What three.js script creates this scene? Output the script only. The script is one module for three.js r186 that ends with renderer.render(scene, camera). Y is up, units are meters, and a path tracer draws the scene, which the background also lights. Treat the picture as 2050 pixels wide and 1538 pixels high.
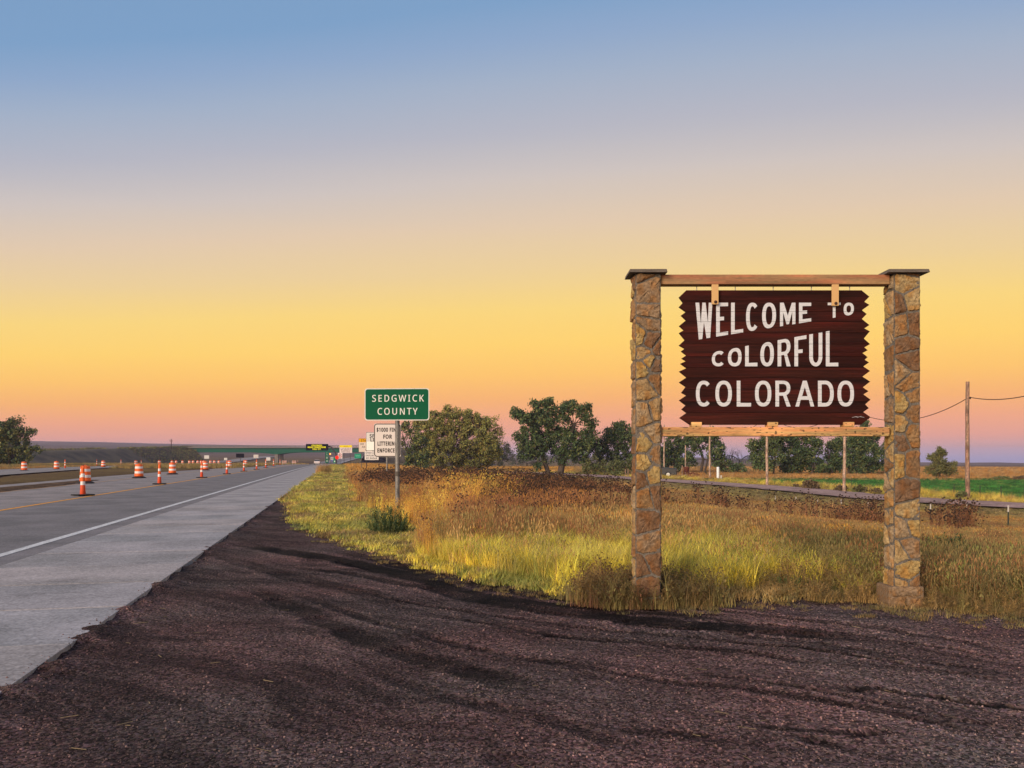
import * as THREE from 'three';
import { mergeGeometries, toCreasedNormals } from 'three/addons/utils/BufferGeometryUtils.js';
import { RoundedBoxGeometry } from 'three/addons/geometries/RoundedBoxGeometry.js';
import { Brush, Evaluator, SUBTRACTION } from 'three-bvh-csg';
import { createNoise2D, createNoise3D } from 'simplex-noise';

// ---------------------------------------------------------------- camera, sky, sun, exposure
const W = 1024, H = 768, FOC = 1600, CX = 1025, HOR = 914, EYE = 1.5;   // focal length, centre and horizon in pixels of a 2050 x 1538 view
const scene = new THREE.Scene();
const camera = new THREE.PerspectiveCamera(2 * Math.atan(769 / FOC) * 180 / Math.PI, W / H, 0.1, 6000);
camera.position.set(0, EYE, 0);
camera.setViewOffset(W, H, 0, -(HOR - 769) * W / 2050, W, H);           // level camera, lens shifted up
scene.add(camera);
const renderer = new THREE.WebGLRenderer({ antialias: true });
renderer.setSize(W, H);
renderer.toneMapping = THREE.LinearToneMapping;
renderer.toneMappingExposure = 1.0;
renderer.shadowMap.enabled = true;

const SUN_AZ = -38 * Math.PI / 180, SUN_EL = 17 * Math.PI / 180;        // low glow behind the camera, to the left
const sunDir = new THREE.Vector3(Math.sin(SUN_AZ) * Math.cos(SUN_EL), Math.sin(SUN_EL), Math.cos(SUN_AZ) * Math.cos(SUN_EL));
const sun = new THREE.DirectionalLight(new THREE.Color().setRGB(1.0, 0.80, 0.58), 3.7);
sun.position.copy(sunDir).multiplyScalar(120);
sun.castShadow = true; sun.shadow.radius = 64; sun.shadow.mapSize.set(2048, 2048);
Object.assign(sun.shadow.camera, { left: -90, right: 90, top: 60, bottom: -60, near: 1, far: 400 });
scene.add(sun); scene.add(sun.target);

const lin = (c) => { c /= 255; return c <= 0.04045 ? c / 12.92 : Math.pow((c + 0.055) / 1.055, 2.4); };
const rgb = (r, g, b) => new THREE.Color().setRGB(lin(r), lin(g), lin(b));
const SKY = [[-2600, 128, 146, 180], [-1400, 126, 148, 183], [-700, 122, 150, 187], [-250, 119, 153, 192], [0, 124, 158, 196], [80, 141, 165, 198], [160, 160, 174, 196], [260, 179, 180, 192], [360, 204, 193, 188], [450, 223, 199, 172],
  [540, 234, 205, 152], [620, 248, 212, 124], [690, 254, 209, 110], [750, 254, 196, 105], [800, 249, 179, 110], [840, 244, 168, 128], [875, 235, 163, 142], [896, 215, 163, 160], [912, 182, 162, 186], [925, 160, 160, 196]];
const skyAt = (q) => {
  let i = 1; while (i < SKY.length - 1 && SKY[i][0] < q) i++;
  const a = SKY[i - 1], b = SKY[i], f = Math.min(1, Math.max(0, (q - a[0]) / (b[0] - a[0])));
  return [1, 2, 3].map((k) => lin((a[k] + (b[k] - a[k]) * f)) * 1.05);
};
function makeSky() {
  const w = 2048, h = 1024, d = new Float32Array(w * h * 4), hash = (n) => { const s = Math.sin(n * 127.1) * 43758.5453; return s - Math.floor(s); };
  for (let j = 0; j < h; j++) {
    const el = ((j + 0.5) / h - 0.5) * Math.PI;
    for (let i = 0; i < w; i++) {
      const az = ((i + 0.5) / w - 0.5) * 2 * Math.PI, x = Math.cos(az) * Math.cos(el), z = Math.sin(az) * Math.cos(el), y = Math.sin(el);
      const side = Math.atan2(x, -z) / 0.569, p = Math.max(-1.25, Math.min(1.25, side));   // -1 .. 1 across the view
      const k = 1 - 0.1265 * p + 0.1835 * p * p;
      let c;
      if (el <= 0) c = [165, 160, 196].map(lin);
      else {
        const streak = (Math.sin(el * 190 + Math.sin(az * 3) * 1.3) * 0.5 + Math.sin(el * 71 + az * 2.1)) * 2.5 * Math.exp(-Math.abs(el - 0.3) * 4);
        c = skyAt(Math.min(HOR + 4, HOR - FOC * Math.tan(Math.min(el, 1.5)) * k + streak * Math.min(1, el * 8)));
      }
      const a = Math.acos(Math.max(-1, Math.min(1, x * sunDir.x + y * sunDir.y + z * sunDir.z))) * 57.3, g = el > 0 ? Math.exp(-(a * a) / (30 * 30)) * 0.55 : 0;
      const o = (j * w + i) * 4;
      d[o] = c[0] + g; d[o + 1] = c[1] + g * 0.72; d[o + 2] = c[2] + g * 0.45; d[o + 3] = 1;
    }
  }
  const t = new THREE.DataTexture(d, w, h, THREE.RGBAFormat, THREE.FloatType);
  t.mapping = THREE.EquirectangularReflectionMapping; t.magFilter = THREE.LinearFilter; t.needsUpdate = true;
  return t;
}
scene.background = makeSky();
scene.environment = scene.background;
scene.fog = new THREE.FogExp2(rgb(170, 166, 196), 0.00027);

// ---------------------------------------------------------------- helpers
function rng(seed) { let a = seed >>> 0; return () => { a = (a + 0x6d2b79f5) | 0; let t = Math.imul(a ^ (a >>> 15), 1 | a); t = (t + Math.imul(t ^ (t >>> 7), 61 | t)) ^ t; return ((t ^ (t >>> 14)) >>> 0) / 4294967296; }; }
const R0 = rng(11), n2 = createNoise2D(rng(5)), n3 = createNoise3D(rng(6));
const clamp = (x, a = 0, b = 1) => Math.min(b, Math.max(a, x)), sstep = (a, b, x) => { const t = clamp((x - a) / (b - a)); return t * t * (3 - 2 * t); }, lerp = (a, b, t) => a + (b - a) * t;
const fbm = (x, y, o = 4) => { let s = 0, a = 0.5; for (let i = 0; i < o; i++) { s += a * n2(x, y); x = x * 2.03 + 17; y = y * 2.03 - 9; a *= 0.5; } return s; };
const used = new Map();
function numbered(name) { const n = used.get(name) ?? 0; used.set(name, n + 1); return n ? name + '_' + String(n).padStart(3, '0') : name; }
function tag(o, label, category, group) { o.userData.label = label; if (category) o.userData.category = category; if (group) o.userData.group = group; return o; }
function shade(o) { o.traverse((c) => { if (c.isMesh) { c.castShadow = true; c.receiveShadow = true; } }); return o; }
function thing(name, label, category, group, at = [0, 0, 0], turn = 0) { const g = new THREE.Group(); g.name = numbered(name); g.position.set(...at); g.rotation.y = turn; scene.add(g); return tag(g, label, category, group); }
function part(name, geo, m, parent) { const o = new THREE.Mesh(Array.isArray(geo) ? mergeGeometries(geo.map((g) => (g.index ? g.toNonIndexed() : g))) : geo, m); o.name = name; parent.add(o); o.castShadow = o.receiveShadow = true; return o; }
function struct(name, geo, m) { const o = part(numbered(name), geo, m, scene); o.userData.kind = 'structure'; return o; }
function copyOf(o, label, at, turn) { const c = o.clone(); c.name = numbered(o.name.replace(/_\d{3}$/, '')); c.userData = { ...o.userData, label }; c.position.set(...at); if (turn !== undefined) c.rotation.y = turn; scene.add(c); return c; }
const box = (w, h, d, x = 0, y = 0, z = 0) => new THREE.BoxGeometry(w, h, d).translate(x, y, z);
const rbox = (w, h, d, r, x = 0, y = 0, z = 0) => new RoundedBoxGeometry(w, h, d, 2, r).translate(x, y, z);
const cyl = (r0, r1, h, n = 12, x = 0, y = 0, z = 0) => new THREE.CylinderGeometry(r1, r0, h, n).translate(x, y + h / 2, z);
function limb(a, b, r0, r1, n = 5) {
  const v = new THREE.Vector3().subVectors(b, a), l = v.length(), g = new THREE.CylinderGeometry(r1, r0, l, n, 1, true);
  g.translate(0, l / 2, 0); g.applyQuaternion(new THREE.Quaternion().setFromUnitVectors(new THREE.Vector3(0, 1, 0), v.normalize())); return g.translate(a.x, a.y, a.z);
}
const mat = (c, rough = 0.85, more = {}) => new THREE.MeshStandardMaterial({ color: c, roughness: rough, ...more });
// a pixel of the 2050 x 1538 view and a depth give the place of a thing
const X = (px, d) => (px - CX) / FOC * d, Y = (py, d) => EYE - (py - HOR) / FOC * d;
const flatD = (py, h = 0) => (EYE - h) * FOC / (py - HOR);

// tileable value noise for textures
function tileNoise(seed) {
  const r = rng(seed), T = new Float32Array(65536).map(() => r());
  const at = (i, j, p, q) => T[(((i % p) + p) % p) + (((j % q) + q) % q) * 256];
  return (x, y, p, q = p) => { const i = Math.floor(x), j = Math.floor(y), u = x - i, v = y - j, a = u * u * (3 - 2 * u), b = v * v * (3 - 2 * v); return lerp(lerp(at(i, j, p, q), at(i + 1, j, p, q), a), lerp(at(i, j + 1, p, q), at(i + 1, j + 1, p, q), a), b); };
}
function dataTex(w, h, f, srgb = true, rep = [1, 1]) {
  const d = new Uint8Array(w * h * 4);
  for (let j = 0; j < h; j++) for (let i = 0; i < w; i++) { const c = f(i / w, j / h), o = (j * w + i) * 4; d[o] = clamp(c[0], 0, 255); d[o + 1] = clamp(c[1], 0, 255); d[o + 2] = clamp(c[2], 0, 255); d[o + 3] = 255; }
  const t = new THREE.DataTexture(d, w, h); t.wrapS = t.wrapT = THREE.RepeatWrapping; t.magFilter = THREE.LinearFilter; t.repeat.set(...rep);
  if (srgb) t.colorSpace = THREE.SRGBColorSpace; t.needsUpdate = true; return t;
}
const tn = tileNoise(3);

// ---------------------------------------------------------------- the lie of the land
const RA = Math.atan(0.215), CA = Math.cos(RA), SA = Math.sin(RA);
const lat = (x, d) => x * CA + d * SA, along = (x, d) => d * CA - x * SA;     // across and along the highway
const bend = (t) => (t > 300 ? (t - 300) ** 2 * 5e-4 : 0);
const roadXD = (s, t) => { const q = s + bend(t); return [q * CA - t * SA, t * CA + q * SA]; };
const RIDGE = [[-600, 886], [0, 887], [200, 888], [300, 890], [560, 893], [740, 898], [900, 903], [1030, 911], [1400, 916], [1600, 922], [1850, 925], [2700, 926]];
function ridgeTop(px) { let i = 1; while (i < RIDGE.length - 1 && RIDGE[i][0] < px) i++; const a = RIDGE[i - 1], b = RIDGE[i]; return lerp(a[1], b[1], clamp((px - a[0]) / (b[0] - a[0]))); }
function land(x, d) {
  const s = lat(x, d), t = along(x, d), r = Math.hypot(x, d);
  const road = -2.7e-5 * Math.max(0, Math.min(t, 350) - 70) ** 2;
  const field = -1.0 * sstep(4.8, 13, s) - 2 * sstep(190, 360, r) * sstep(10, 60, s);
  let h = lerp(road, field, sstep(0, 22, s));
  h += 0.25 * fbm(x * 0.03, d * 0.03, 3) * sstep(40, 120, r) * (s < 0 ? sstep(34, 60, -s) : sstep(10, 60, s) * 0.5);
  if (d > 0 && r > 360) {
    const px = CX + FOC * x / Math.max(d, 1), top = Y(ridgeTop(px), 1800) + (d < r * 0.4 ? -6 : 0), f = (r - 360) / 1440;
    h = lerp(h, top, f < 1 ? f : 1) - (f > 1 ? (f - 1) * 60 : 0);
    h += fbm(x * 0.004, d * 0.004, 3) * 3 * clamp(f * 2) * (1 - sstep(0.75, 1, f) * 0.8);
  }
  return h;
}
const EDGE = [[560, 1000], [575, 1015], [585, 1050], [640, 1075], [720, 1098], [800, 1120], [850, 1135], [950, 1160], [1050, 1180], [1180, 1194], [1290, 1207], [1400, 1203], [1560, 1198], [1700, 1206], [1850, 1219], [2050, 1234], [2600, 1262]].map(([a, b]) => { const d = flatD(b, -0.03); return [X(a, d), d]; });
function edgeD(x) { if (x < EDGE[0][0]) return EDGE[0][1] + (EDGE[0][0] - x) * 4; let i = 1; while (i < EDGE.length - 1 && EDGE[i][0] < x) i++; const a = EDGE[i - 1], b = EDGE[i]; return lerp(a[1], b[1], clamp((x - a[0]) / (b[0] - a[0]))); }
const inLot = (x, d) => (1 - sstep(1.2, 3.2, d - edgeD(x))) * sstep(-3.2, -2.7, lat(x, d)) * (1 - sstep(13, 15, x)) * (1 - sstep(30, 36, d));   // 1 in the gravel lot
const inRoad = (x, d) => { const t = along(x, d), s = lat(x, d) - bend(t); return sstep(-18.6, -17.4, s) * (1 - sstep(-2.9, -2.3, s)) * (1 - sstep(560, 600, t)); };
const farRoadL = (d) => { const p = [[40, -27.5, -45], [61.5, -39.4, -45.5], [89, -48.3, -57], [141, -64.5, -70], [171, -74, -78], [240, -93, -100], [360, -128, -138], [520, -150, -160]]; let i = 1; while (i < p.length - 1 && p[i][0] < d) i++; const a = p[i - 1], b = p[i], f = clamp((d - a[0]) / (b[0] - a[0]), -1, 1); return [lerp(a[1], b[1], f), lerp(a[2], b[2], f)]; };
const inFar = (x, d) => { if (d < 20 || d > 520) return 0; const [r, l] = farRoadL(d); return sstep(l - 0.6, l + 0.8, x) * (1 - sstep(r - 0.8, r + 0.6, x)); };
// ---------------------------------------------------------------- ground
const grainTex = dataTex(1024, 1024, (u, v) => { const a = tn(u * 256, v * 256, 256), b = tn(u * 64, v * 64, 64), c = tn(u * 12, v * 12, 12), g = 150 + 95 * (a - 0.5) + 60 * (b - 0.5) + 50 * (c - 0.5); return [g, g * 0.99, g * 0.97]; });
const soilTex = dataTex(1024, 1024, (u, v) => { const a = tn(u * 256, v * 256, 256), b = tn(u * 64, v * 64, 64), c = tn(u * 12, v * 12, 12), g = 205 + 75 * (a - 0.5) + 50 * (b - 0.5) + 40 * (c - 0.5); return [g, g * 0.99, g * 0.97]; }, true, [0.25, 0.25]);
{
  const az = []; for (let a = -42; a <= 42.01; a += 0.33) az.push(a); for (let a = 50; a < 318; a += 8) az.push(a); az.push(318);
  const rad = [0.6]; while (rad[rad.length - 1] < 2700) rad.push(rad[rad.length - 1] * 1.042);
  const pos = [], col = [], uv = [], idx = [], c = new THREE.Color();
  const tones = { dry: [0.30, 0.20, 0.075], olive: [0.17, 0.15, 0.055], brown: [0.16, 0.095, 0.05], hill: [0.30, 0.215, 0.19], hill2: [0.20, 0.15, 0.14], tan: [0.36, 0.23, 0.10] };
  for (const r of rad) for (const a of az) {
    const x = Math.sin(a * Math.PI / 180) * r, d = Math.cos(a * Math.PI / 180) * r, s = lat(x, d);
    pos.push(x, land(x, d) - 0.3 * Math.max(inLot(x, d), inRoad(x, d), inFar(x, d)), -d); uv.push(x, d);
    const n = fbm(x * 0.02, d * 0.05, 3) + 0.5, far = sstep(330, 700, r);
    let k = s < -2 ? tones.brown.map((q, i) => lerp(q, tones.dry[i], n)) : tones.olive.map((q, i) => lerp(q, tones.dry[i], n));
    if (s > 40 && d > 86) k = k.map((q, i) => lerp(q, tones.tan[i], 0.8));
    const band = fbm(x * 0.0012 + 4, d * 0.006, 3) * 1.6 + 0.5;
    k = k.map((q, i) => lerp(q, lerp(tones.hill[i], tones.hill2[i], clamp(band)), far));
    col.push(...k);
  }
  const m = az.length;
  for (let j = 0; j < rad.length - 1; j++) for (let i = 0; i < m - 1; i++) { const p = j * m + i; idx.push(p, p + 1, p + m, p + 1, p + m + 1, p + m); }
  const g = new THREE.BufferGeometry(); g.setAttribute('position', new THREE.Float32BufferAttribute(pos, 3)); g.setAttribute('color', new THREE.Float32BufferAttribute(col, 3)); g.setAttribute('uv', new THREE.Float32BufferAttribute(uv, 2)); g.setIndex(idx); g.computeVertexNormals();
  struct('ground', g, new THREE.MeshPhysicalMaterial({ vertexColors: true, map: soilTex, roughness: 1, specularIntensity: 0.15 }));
}
// a strip between two lines given as functions of a parameter, following the land
function strip(ts, left, right, nAcross, y, uvOf, colOf) {
  const pos = [], uv = [], col = [], idx = [];
  ts.forEach((t) => { for (let i = 0; i <= nAcross; i++) { const f = i / nAcross, [x0, d0] = left(t), [x1, d1] = right(t), x = lerp(x0, x1, f), d = lerp(d0, d1, f); pos.push(x, y(x, d, t, f), -d); uv.push(...uvOf(x, d, t, f)); if (colOf) col.push(...colOf(x, d, t, f)); } });
  for (let j = 0; j < ts.length - 1; j++) for (let i = 0; i < nAcross; i++) { const p = j * (nAcross + 1) + i, q = p + nAcross + 1; idx.push(p, p + 1, q, p + 1, q + 1, q); }
  const g = new THREE.BufferGeometry(); g.setAttribute('position', new THREE.Float32BufferAttribute(pos, 3)); g.setAttribute('uv', new THREE.Float32BufferAttribute(uv, 2)); if (colOf) g.setAttribute('color', new THREE.Float32BufferAttribute(col, 3)); g.setIndex(idx); g.computeVertexNormals(); return g;
}
const steps = (a, b, k = 1.05, s0 = 1.5) => { const o = [a]; let s = s0; while (o[o.length - 1] + s < b) { o.push(o[o.length - 1] + s); s *= k; } o.push(b); return o; };

// highway: concrete shoulder slabs, worn lane, painted lines
const concreteTex = dataTex(1024, 1024, (u, v) => {
  const f = tn(u * 256, v * 256, 256), g = tn(u * 100, v * 100, 100), st = tn(u * 6, v * 180, 6, 180), st2 = tn(u * 5, v * 40, 5, 40), big = tn(u * 5, v * 5, 5), pit = tn(u * 128 + 7, v * 128, 128) > 0.965 ? -45 : 0;
  const k = 186 + 46 * (f - 0.5) + 26 * (g - 0.5) + 11 * (st - 0.5) + 9 * (st2 - 0.5) + 44 * (big - 0.5) - 16 * clamp((tn(u * 9 + 3, v * 14, 9, 14) - 0.66) * 4) + pit; return [k * (1.0 + 0.025 * (big - 0.5)), k * 0.985, k * 0.975];
}, true, [0.25, 0.25]);
const concreteBump = dataTex(512, 512, (u, v) => { const a = tn(u * 128, v * 128, 128), b = tn(u * 3, v * 120, 3, 120); const g = 128 + 90 * (a - 0.5) + 60 * (b - 0.5); return [g, g, g]; }, false, [0.4, 0.4]);
const paveMat = (c) => mat(c, 0.88, { map: concreteTex, bumpMap: concreteBump, bumpScale: 0.003 });
const M_shoulder = [[0.69, 0.65, 0.655], [0.67, 0.635, 0.65], [0.71, 0.65, 0.64], [0.67, 0.65, 0.67]].map((c) => paveMat(new THREE.Color().setRGB(...c))), M_lane = paveMat(new THREE.Color().setRGB(0.345, 0.325, 0.34)), M_left = paveMat(new THREE.Color().setRGB(0.52, 0.465, 0.46));
const highway = new THREE.Group(); highway.name = 'highway'; highway.userData.kind = 'structure'; scene.add(highway);
const roadY = (x, d, t) => land(x, d) + (t > 330 ? 0.3 * sstep(330, 380, t) : 0);
const uvRoad = (s0, s1) => (x, d, t, f) => [t, lerp(s0, s1, f)];
const ribbon = (s0, s1, ts, lift, n = 2) => strip(ts, (t) => roadXD(s0, t), (t) => roadXD(s1, t), n, (x, d, t) => roadY(x, d, t) + lift, uvRoad(s0, s1));
const sealMat = new THREE.MeshPhysicalMaterial({ color: new THREE.Color().setRGB(0.03, 0.028, 0.028), roughness: 0.95, specularIntensity: 0.2 });
const FARJOINT = 26.2, JOINT = 1.64;
{
  const uvTurn = (g) => { const u = g.attributes.uv; for (let i = 0; i < u.count; i++) u.setXY(i, u.getY(i) * 1.0, u.getX(i)); return g; };
  let k = 0;
  for (let t = -1.2; t < FARJOINT - 0.01; t += JOINT, k++) {     // slabs of the shoulder, each with its own thickness and joints
    const a = t + 0.010, b = t + JOINT - 0.010, w = 2.45, g = new RoundedBoxGeometry(w, 0.24, b - a, 1, 0.003);
    const p = g.attributes.position, u = g.attributes.uv; for (let i = 0; i < p.count; i++) u.setXY(i, p.getX(i) + k * 1.7, p.getZ(i) + t);
    g.translate(-2.11 - w / 2, -0.12, -(a + b) / 2); g.rotateY(RA); g.translate(0, (k * 7 % 5) * 0.0006, 0);
    part('concrete_slab', g, M_shoulder[(k * 5 + (k >> 1)) % 4], highway);
    part('joint_sealant', box(2.44, 0.2, 0.0196, -2.11 - 1.225, -0.104, -t).rotateY(RA), sealMat, highway);
  }
  part('shoulder', uvTurn(ribbon(-4.56, -2.11, steps(FARJOINT + 0.01, 600), 0)), M_shoulder[0], highway);
  part('driving_lane', uvTurn(ribbon(-9.4, -4.565, steps(-3, 600), 0)), M_lane, highway);
  part('closed_lane', uvTurn(strip(steps(-3, 600), (t) => roadXD(-17.4 + 3 * sstep(60, 130, t), t), (t) => roadXD(-9.405, t), 3, (x, d, t) => roadY(x, d, t), (x, d, t, f) => [t, lerp(-17.4, -9.4, f)])), M_left, highway);
  const worn = (c, lo, seedU) => dataTex(1024, 64, (u, v) => { const a = tn(u * 128 + seedU, v * 8, 128, 8), b = tn(u * 20, v * 3 + 1, 20, 3), e = Math.abs(v - 0.5) * 2, wear = a * 0.6 + b * 0.5 + e * e * 0.25 > lo ? 0.55 : 1, n = 0.9 + 0.2 * a; return c.map((q) => lerp(120, q, wear) * n); }, true, [0.11, 1]);
  const lineUv = (x, d, t, f) => [t, f];
  const white = (s, w, t0, t1, m, lift) => part('painted_line', strip(steps(t0, t1), (t) => roadXD(s - w / 2, t), (t) => roadXD(s + w / 2, t), 1, (x, d, t) => roadY(x, d, t) + lift, lineUv), m, highway);
  tag(white(-5.03, 0.17, -3, 600, mat(new THREE.Color(1, 1, 1), 0.8, { map: worn([212, 210, 208], 0.88, 1) }), 0.005), 'white edge line beside the shoulder');
  tag(white(-9.22, 0.17, -3, 330, mat(new THREE.Color(1, 1, 1), 0.8, { map: worn([236, 158, 40], 0.86, 9) }), 0.005), 'yellow line where the cones stand');
  tag(white(-13.85, 0.12, 24, 330, mat(new THREE.Color(1, 1, 1), 0.8, { map: worn([206, 150, 84], 0.74, 20) }), 0.005), 'faded old yellow line by the drums');
}
struct('far_carriageway', strip(steps(40, 520), (d) => [farRoadL(d)[1], d], (d) => [farRoadL(d)[0], d], 3, (x, d) => land(x, d) + 0.06 + (d > 330 ? 0.3 : 0), (x, d) => [d, x]), paveMat(new THREE.Color().setRGB(0.50, 0.46, 0.455)));
// strip of bare dirt at the edge of the closed lane, and the median
const dirtMat = new THREE.MeshPhysicalMaterial({ vertexColors: true, map: soilTex, roughness: 1, specularIntensity: 0.15 });
{
  const w = (t) => 1.6 * sstep(18, 26, t) * (1 - sstep(44, 58, t));
  struct('dirt_spill', strip(steps(18, 58, 1, 0.7), (t) => roadXD(-15.2 - w(t) * 0.55 + 0.15 * n2(t, 3), t), (t) => roadXD(-15.0 + w(t) * 0.75 + 0.12 * n2(t * 1.3, 9), t), 8,
    (x, d, t, f) => land(x, d) - 0.03 + Math.sin(Math.PI * f) * 0.12 * Math.min(1, w(t) * 2), (x, d) => [x, d], (x, d) => { const k = 0.8 + fbm(x * 0.7, d * 0.7, 3) * 0.7; return [0.22 * k, 0.135 * k, 0.085 * k]; }), dirtMat);
  struct('median', strip(steps(30, 300, 1.03, 1.2), (d) => [farRoadL(d)[0] - 0.3, d], (d) => { const t = d / (CA + 0.25 * SA); let q = t; for (let i = 0; i < 6; i++) { const [, dd] = roadXD(-17.2 + 3 * sstep(60, 130, q), q); q += d - dd; } return roadXD(-17.3 + 3 * sstep(60, 130, q), q); }, 12,
    (x, d, t, f) => land(x, d) - 0.02 - Math.sin(Math.PI * f) * 0.16 + 0.07 * fbm(x * 0.5, d * 0.5, 3), (x, d) => [x, d],
    (x, d) => { const k = 0.75 + fbm(x * 0.35, d * 0.35, 4) * 0.8, g = sstep(104, 126, d); return [lerp(0.20, 0.26, g) * k, lerp(0.088, 0.17, g) * k, lerp(0.070, 0.07, g) * k]; }), dirtMat);
}
// ---------------------------------------------------------------- gravel lot
const gravelTex = (() => {
  const N = 110, r = rng(77), px = [], ton = [];
  for (let i = 0; i < N * N; i++) { px.push([r(), r()]); const q = r(); ton.push(q > 0.97 ? 1.6 + r() * 0.4 : q > 0.8 ? 1.2 + r() * 0.3 : q > 0.4 ? 0.75 + r() * 0.3 : 0.22 + r() * 0.3); }
  const hue = ton.map(() => [1 + (r() - 0.5) * 0.12, 1 + (r() - 0.5) * 0.08, 1 + (r() - 0.5) * 0.14]);
  const cell = (u, v) => { const x = u * N, y = v * N, i = Math.floor(x), j = Math.floor(y); let b = 9, at = 0; for (let p = -1; p < 2; p++) for (let q = -1; q < 2; q++) { const k = ((i + p + N) % N) + ((j + q + N) % N) * N, dx = i + p + px[k][0] - x, dy = j + q + px[k][1] - y, e = dx * dx + dy * dy; if (e < b) { b = e; at = k; } } return [Math.sqrt(b), at]; };
  const height = new Float32Array(1024 * 1024);
  const map = dataTex(1024, 1024, (u, v) => { const [f, k] = cell(u, v), fine = tn(u * 256, v * 256, 256), t = Math.min(1.75, lerp(ton[k], 0.8, 0.05) * (0.6 + fine * 0.8)); height[Math.round(v * 1024) * 1024 + Math.round(u * 1024)] = f; return hue[k].map((h) => 190 * Math.sqrt(t) * h); }, true, [0.55, 0.55]);
  const bump = dataTex(1024, 1024, (u, v) => { const f = height[Math.round(v * 1024) * 1024 + Math.round(u * 1024)], g = 225 * (1 - f * f) + 30 * tn(u * 256, v * 256, 256); return [g, g, g]; }, false, [0.55, 0.55]);
  return { map, bump };
})();
const TRACKS = [[[[480, 1090], [560, 1103], [700, 1126], [850, 1162], [950, 1196], [1100, 1224], [1300, 1247], [1420, 1256], [1560, 1265], [1720, 1276]], 0.15, 1.2], [[[880, 1172], [960, 1190], [1080, 1210], [1230, 1226], [1380, 1238], [1520, 1249]], 0.07, 1.1], [[[640, 1098], [760, 1122], [900, 1160], [1060, 1190], [1230, 1212], [1450, 1240]], 0.11, 0.75],
  [[[470, 1165], [560, 1205], [640, 1240], [700, 1268], [800, 1308], [950, 1350], [1100, 1392]], 0.1, 0.62], [[[800, 1225], [950, 1245], [1100, 1275], [1300, 1290], [1500, 1310], [1650, 1335]], 0.045, 0.7], [[[1640, 1390], [1760, 1382], [1880, 1397], [2050, 1424], [2300, 1450]], 0.035, 1],
  [[[1480, 1452], [1580, 1464], [1700, 1471], [1830, 1466]], 0.034, 1], [[[1560, 1472], [1640, 1490], [1720, 1506]], 0.05, 0.6], [[[1250, 1205], [1450, 1226], [1700, 1250], [1900, 1282], [2050, 1312]], 0.05, 0.6], [[[430, 1110], [560, 1150], [700, 1180], [820, 1220]], 0.12, 0.6], [[[560, 1135], [700, 1150], [860, 1180], [1000, 1220]], 0.07, 0.7],
  [[[1400, 1268], [1540, 1282], [1700, 1300], [1900, 1330]], 0.035, 0.55], [[[1390, 1345], [1450, 1355], [1510, 1370]], 0.03, 0.7], [[[840, 1402], [1000, 1418], [1180, 1435]], 0.045, 0.5], [[[1200, 1462], [1330, 1470], [1480, 1490]], 0.04, 0.55], [[[940, 1510], [1010, 1530], [1100, 1560]], 0.07, 0.5], [[[1700, 1330], [1850, 1345], [2050, 1350]], 0.05, 0.45], [[[620, 1165], [800, 1205], [1000, 1235], [1200, 1262], [1500, 1290], [1800, 1320], [2050, 1350]], 0.035, 0.6], [[[560, 1180], [760, 1250], [950, 1300], [1200, 1345], [1500, 1385], [1800, 1430], [2050, 1480]], 0.045, 0.6],
  [[[1000, 1245], [1300, 1270], [1600, 1300], [1900, 1345], [2050, 1372]], 0.026, 0.65], [[[1400, 1345], [1600, 1382], [1850, 1425], [2050, 1470]], 0.03, 0.55], [[[700, 1330], [900, 1400], [1100, 1450], [1300, 1500]], 0.055, 0.5], [[[1150, 1218], [1400, 1240], [1650, 1262], [1900, 1300], [2050, 1330]], 0.03, 0.7], [[[900, 1172], [1100, 1200], [1350, 1228], [1500, 1238]], 0.05, 0.8], [[[1250, 1252], [1450, 1268], [1650, 1290], [1850, 1316]], 0.022, 0.75]]
  .map(([p, w, k]) => ({ w, k, p: p.map(([a, b]) => { const d = flatD(b, -0.04); return [X(a, d), d]; }) }));
function track(x, d) {
  let dark = 0, dig = 0; x += 0.03 * n2(x * 1.1, d * 1.1); d += 0.03 * n2(d * 1.1 + 40, x * 1.1);
  for (const { p, w: w0, k } of TRACKS) for (let i = 0; i < p.length - 1; i++) {
    const w = w0 * 1.5, [ax, ad] = p[i], [bx, bd] = p[i + 1], ux = bx - ax, ud = bd - ad, f = clamp(((x - ax) * ux + (d - ad) * ud) / (ux * ux + ud * ud)), e = Math.hypot(x - ax - ux * f, d - ad - ud * f);
    if (e > w * 3.2) continue;
    const end = Math.min(1, (i + f) * 1.4 + 0.05, (p.length - 1 - i - f) * 1.4 + 0.05) * (0.9 + 0.2 * n2((i + f) * 1.3, w0 * 900)), rag = e / w + 0.2 * fbm(x * 3.1, d * 3.1, 3) + 0.22 * n2(x * 19, d * 19);
    dark = Math.max(dark, Math.min(1, k * 1.15) * end * (1 - sstep(0.7, 1.15, rag))); dig = Math.min(dig, -k * end * (1 - sstep(0.2, 1.1, rag)) + 0.45 * k * end * Math.exp(-((e / w - 1.6) ** 2) * 4) * 0);
    if (e > w) dig = Math.max(dig, 0.45 * k * end * Math.exp(-((e / w - 1.55) ** 2) * 5));
  }
  return [dark, dig];
}
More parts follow.
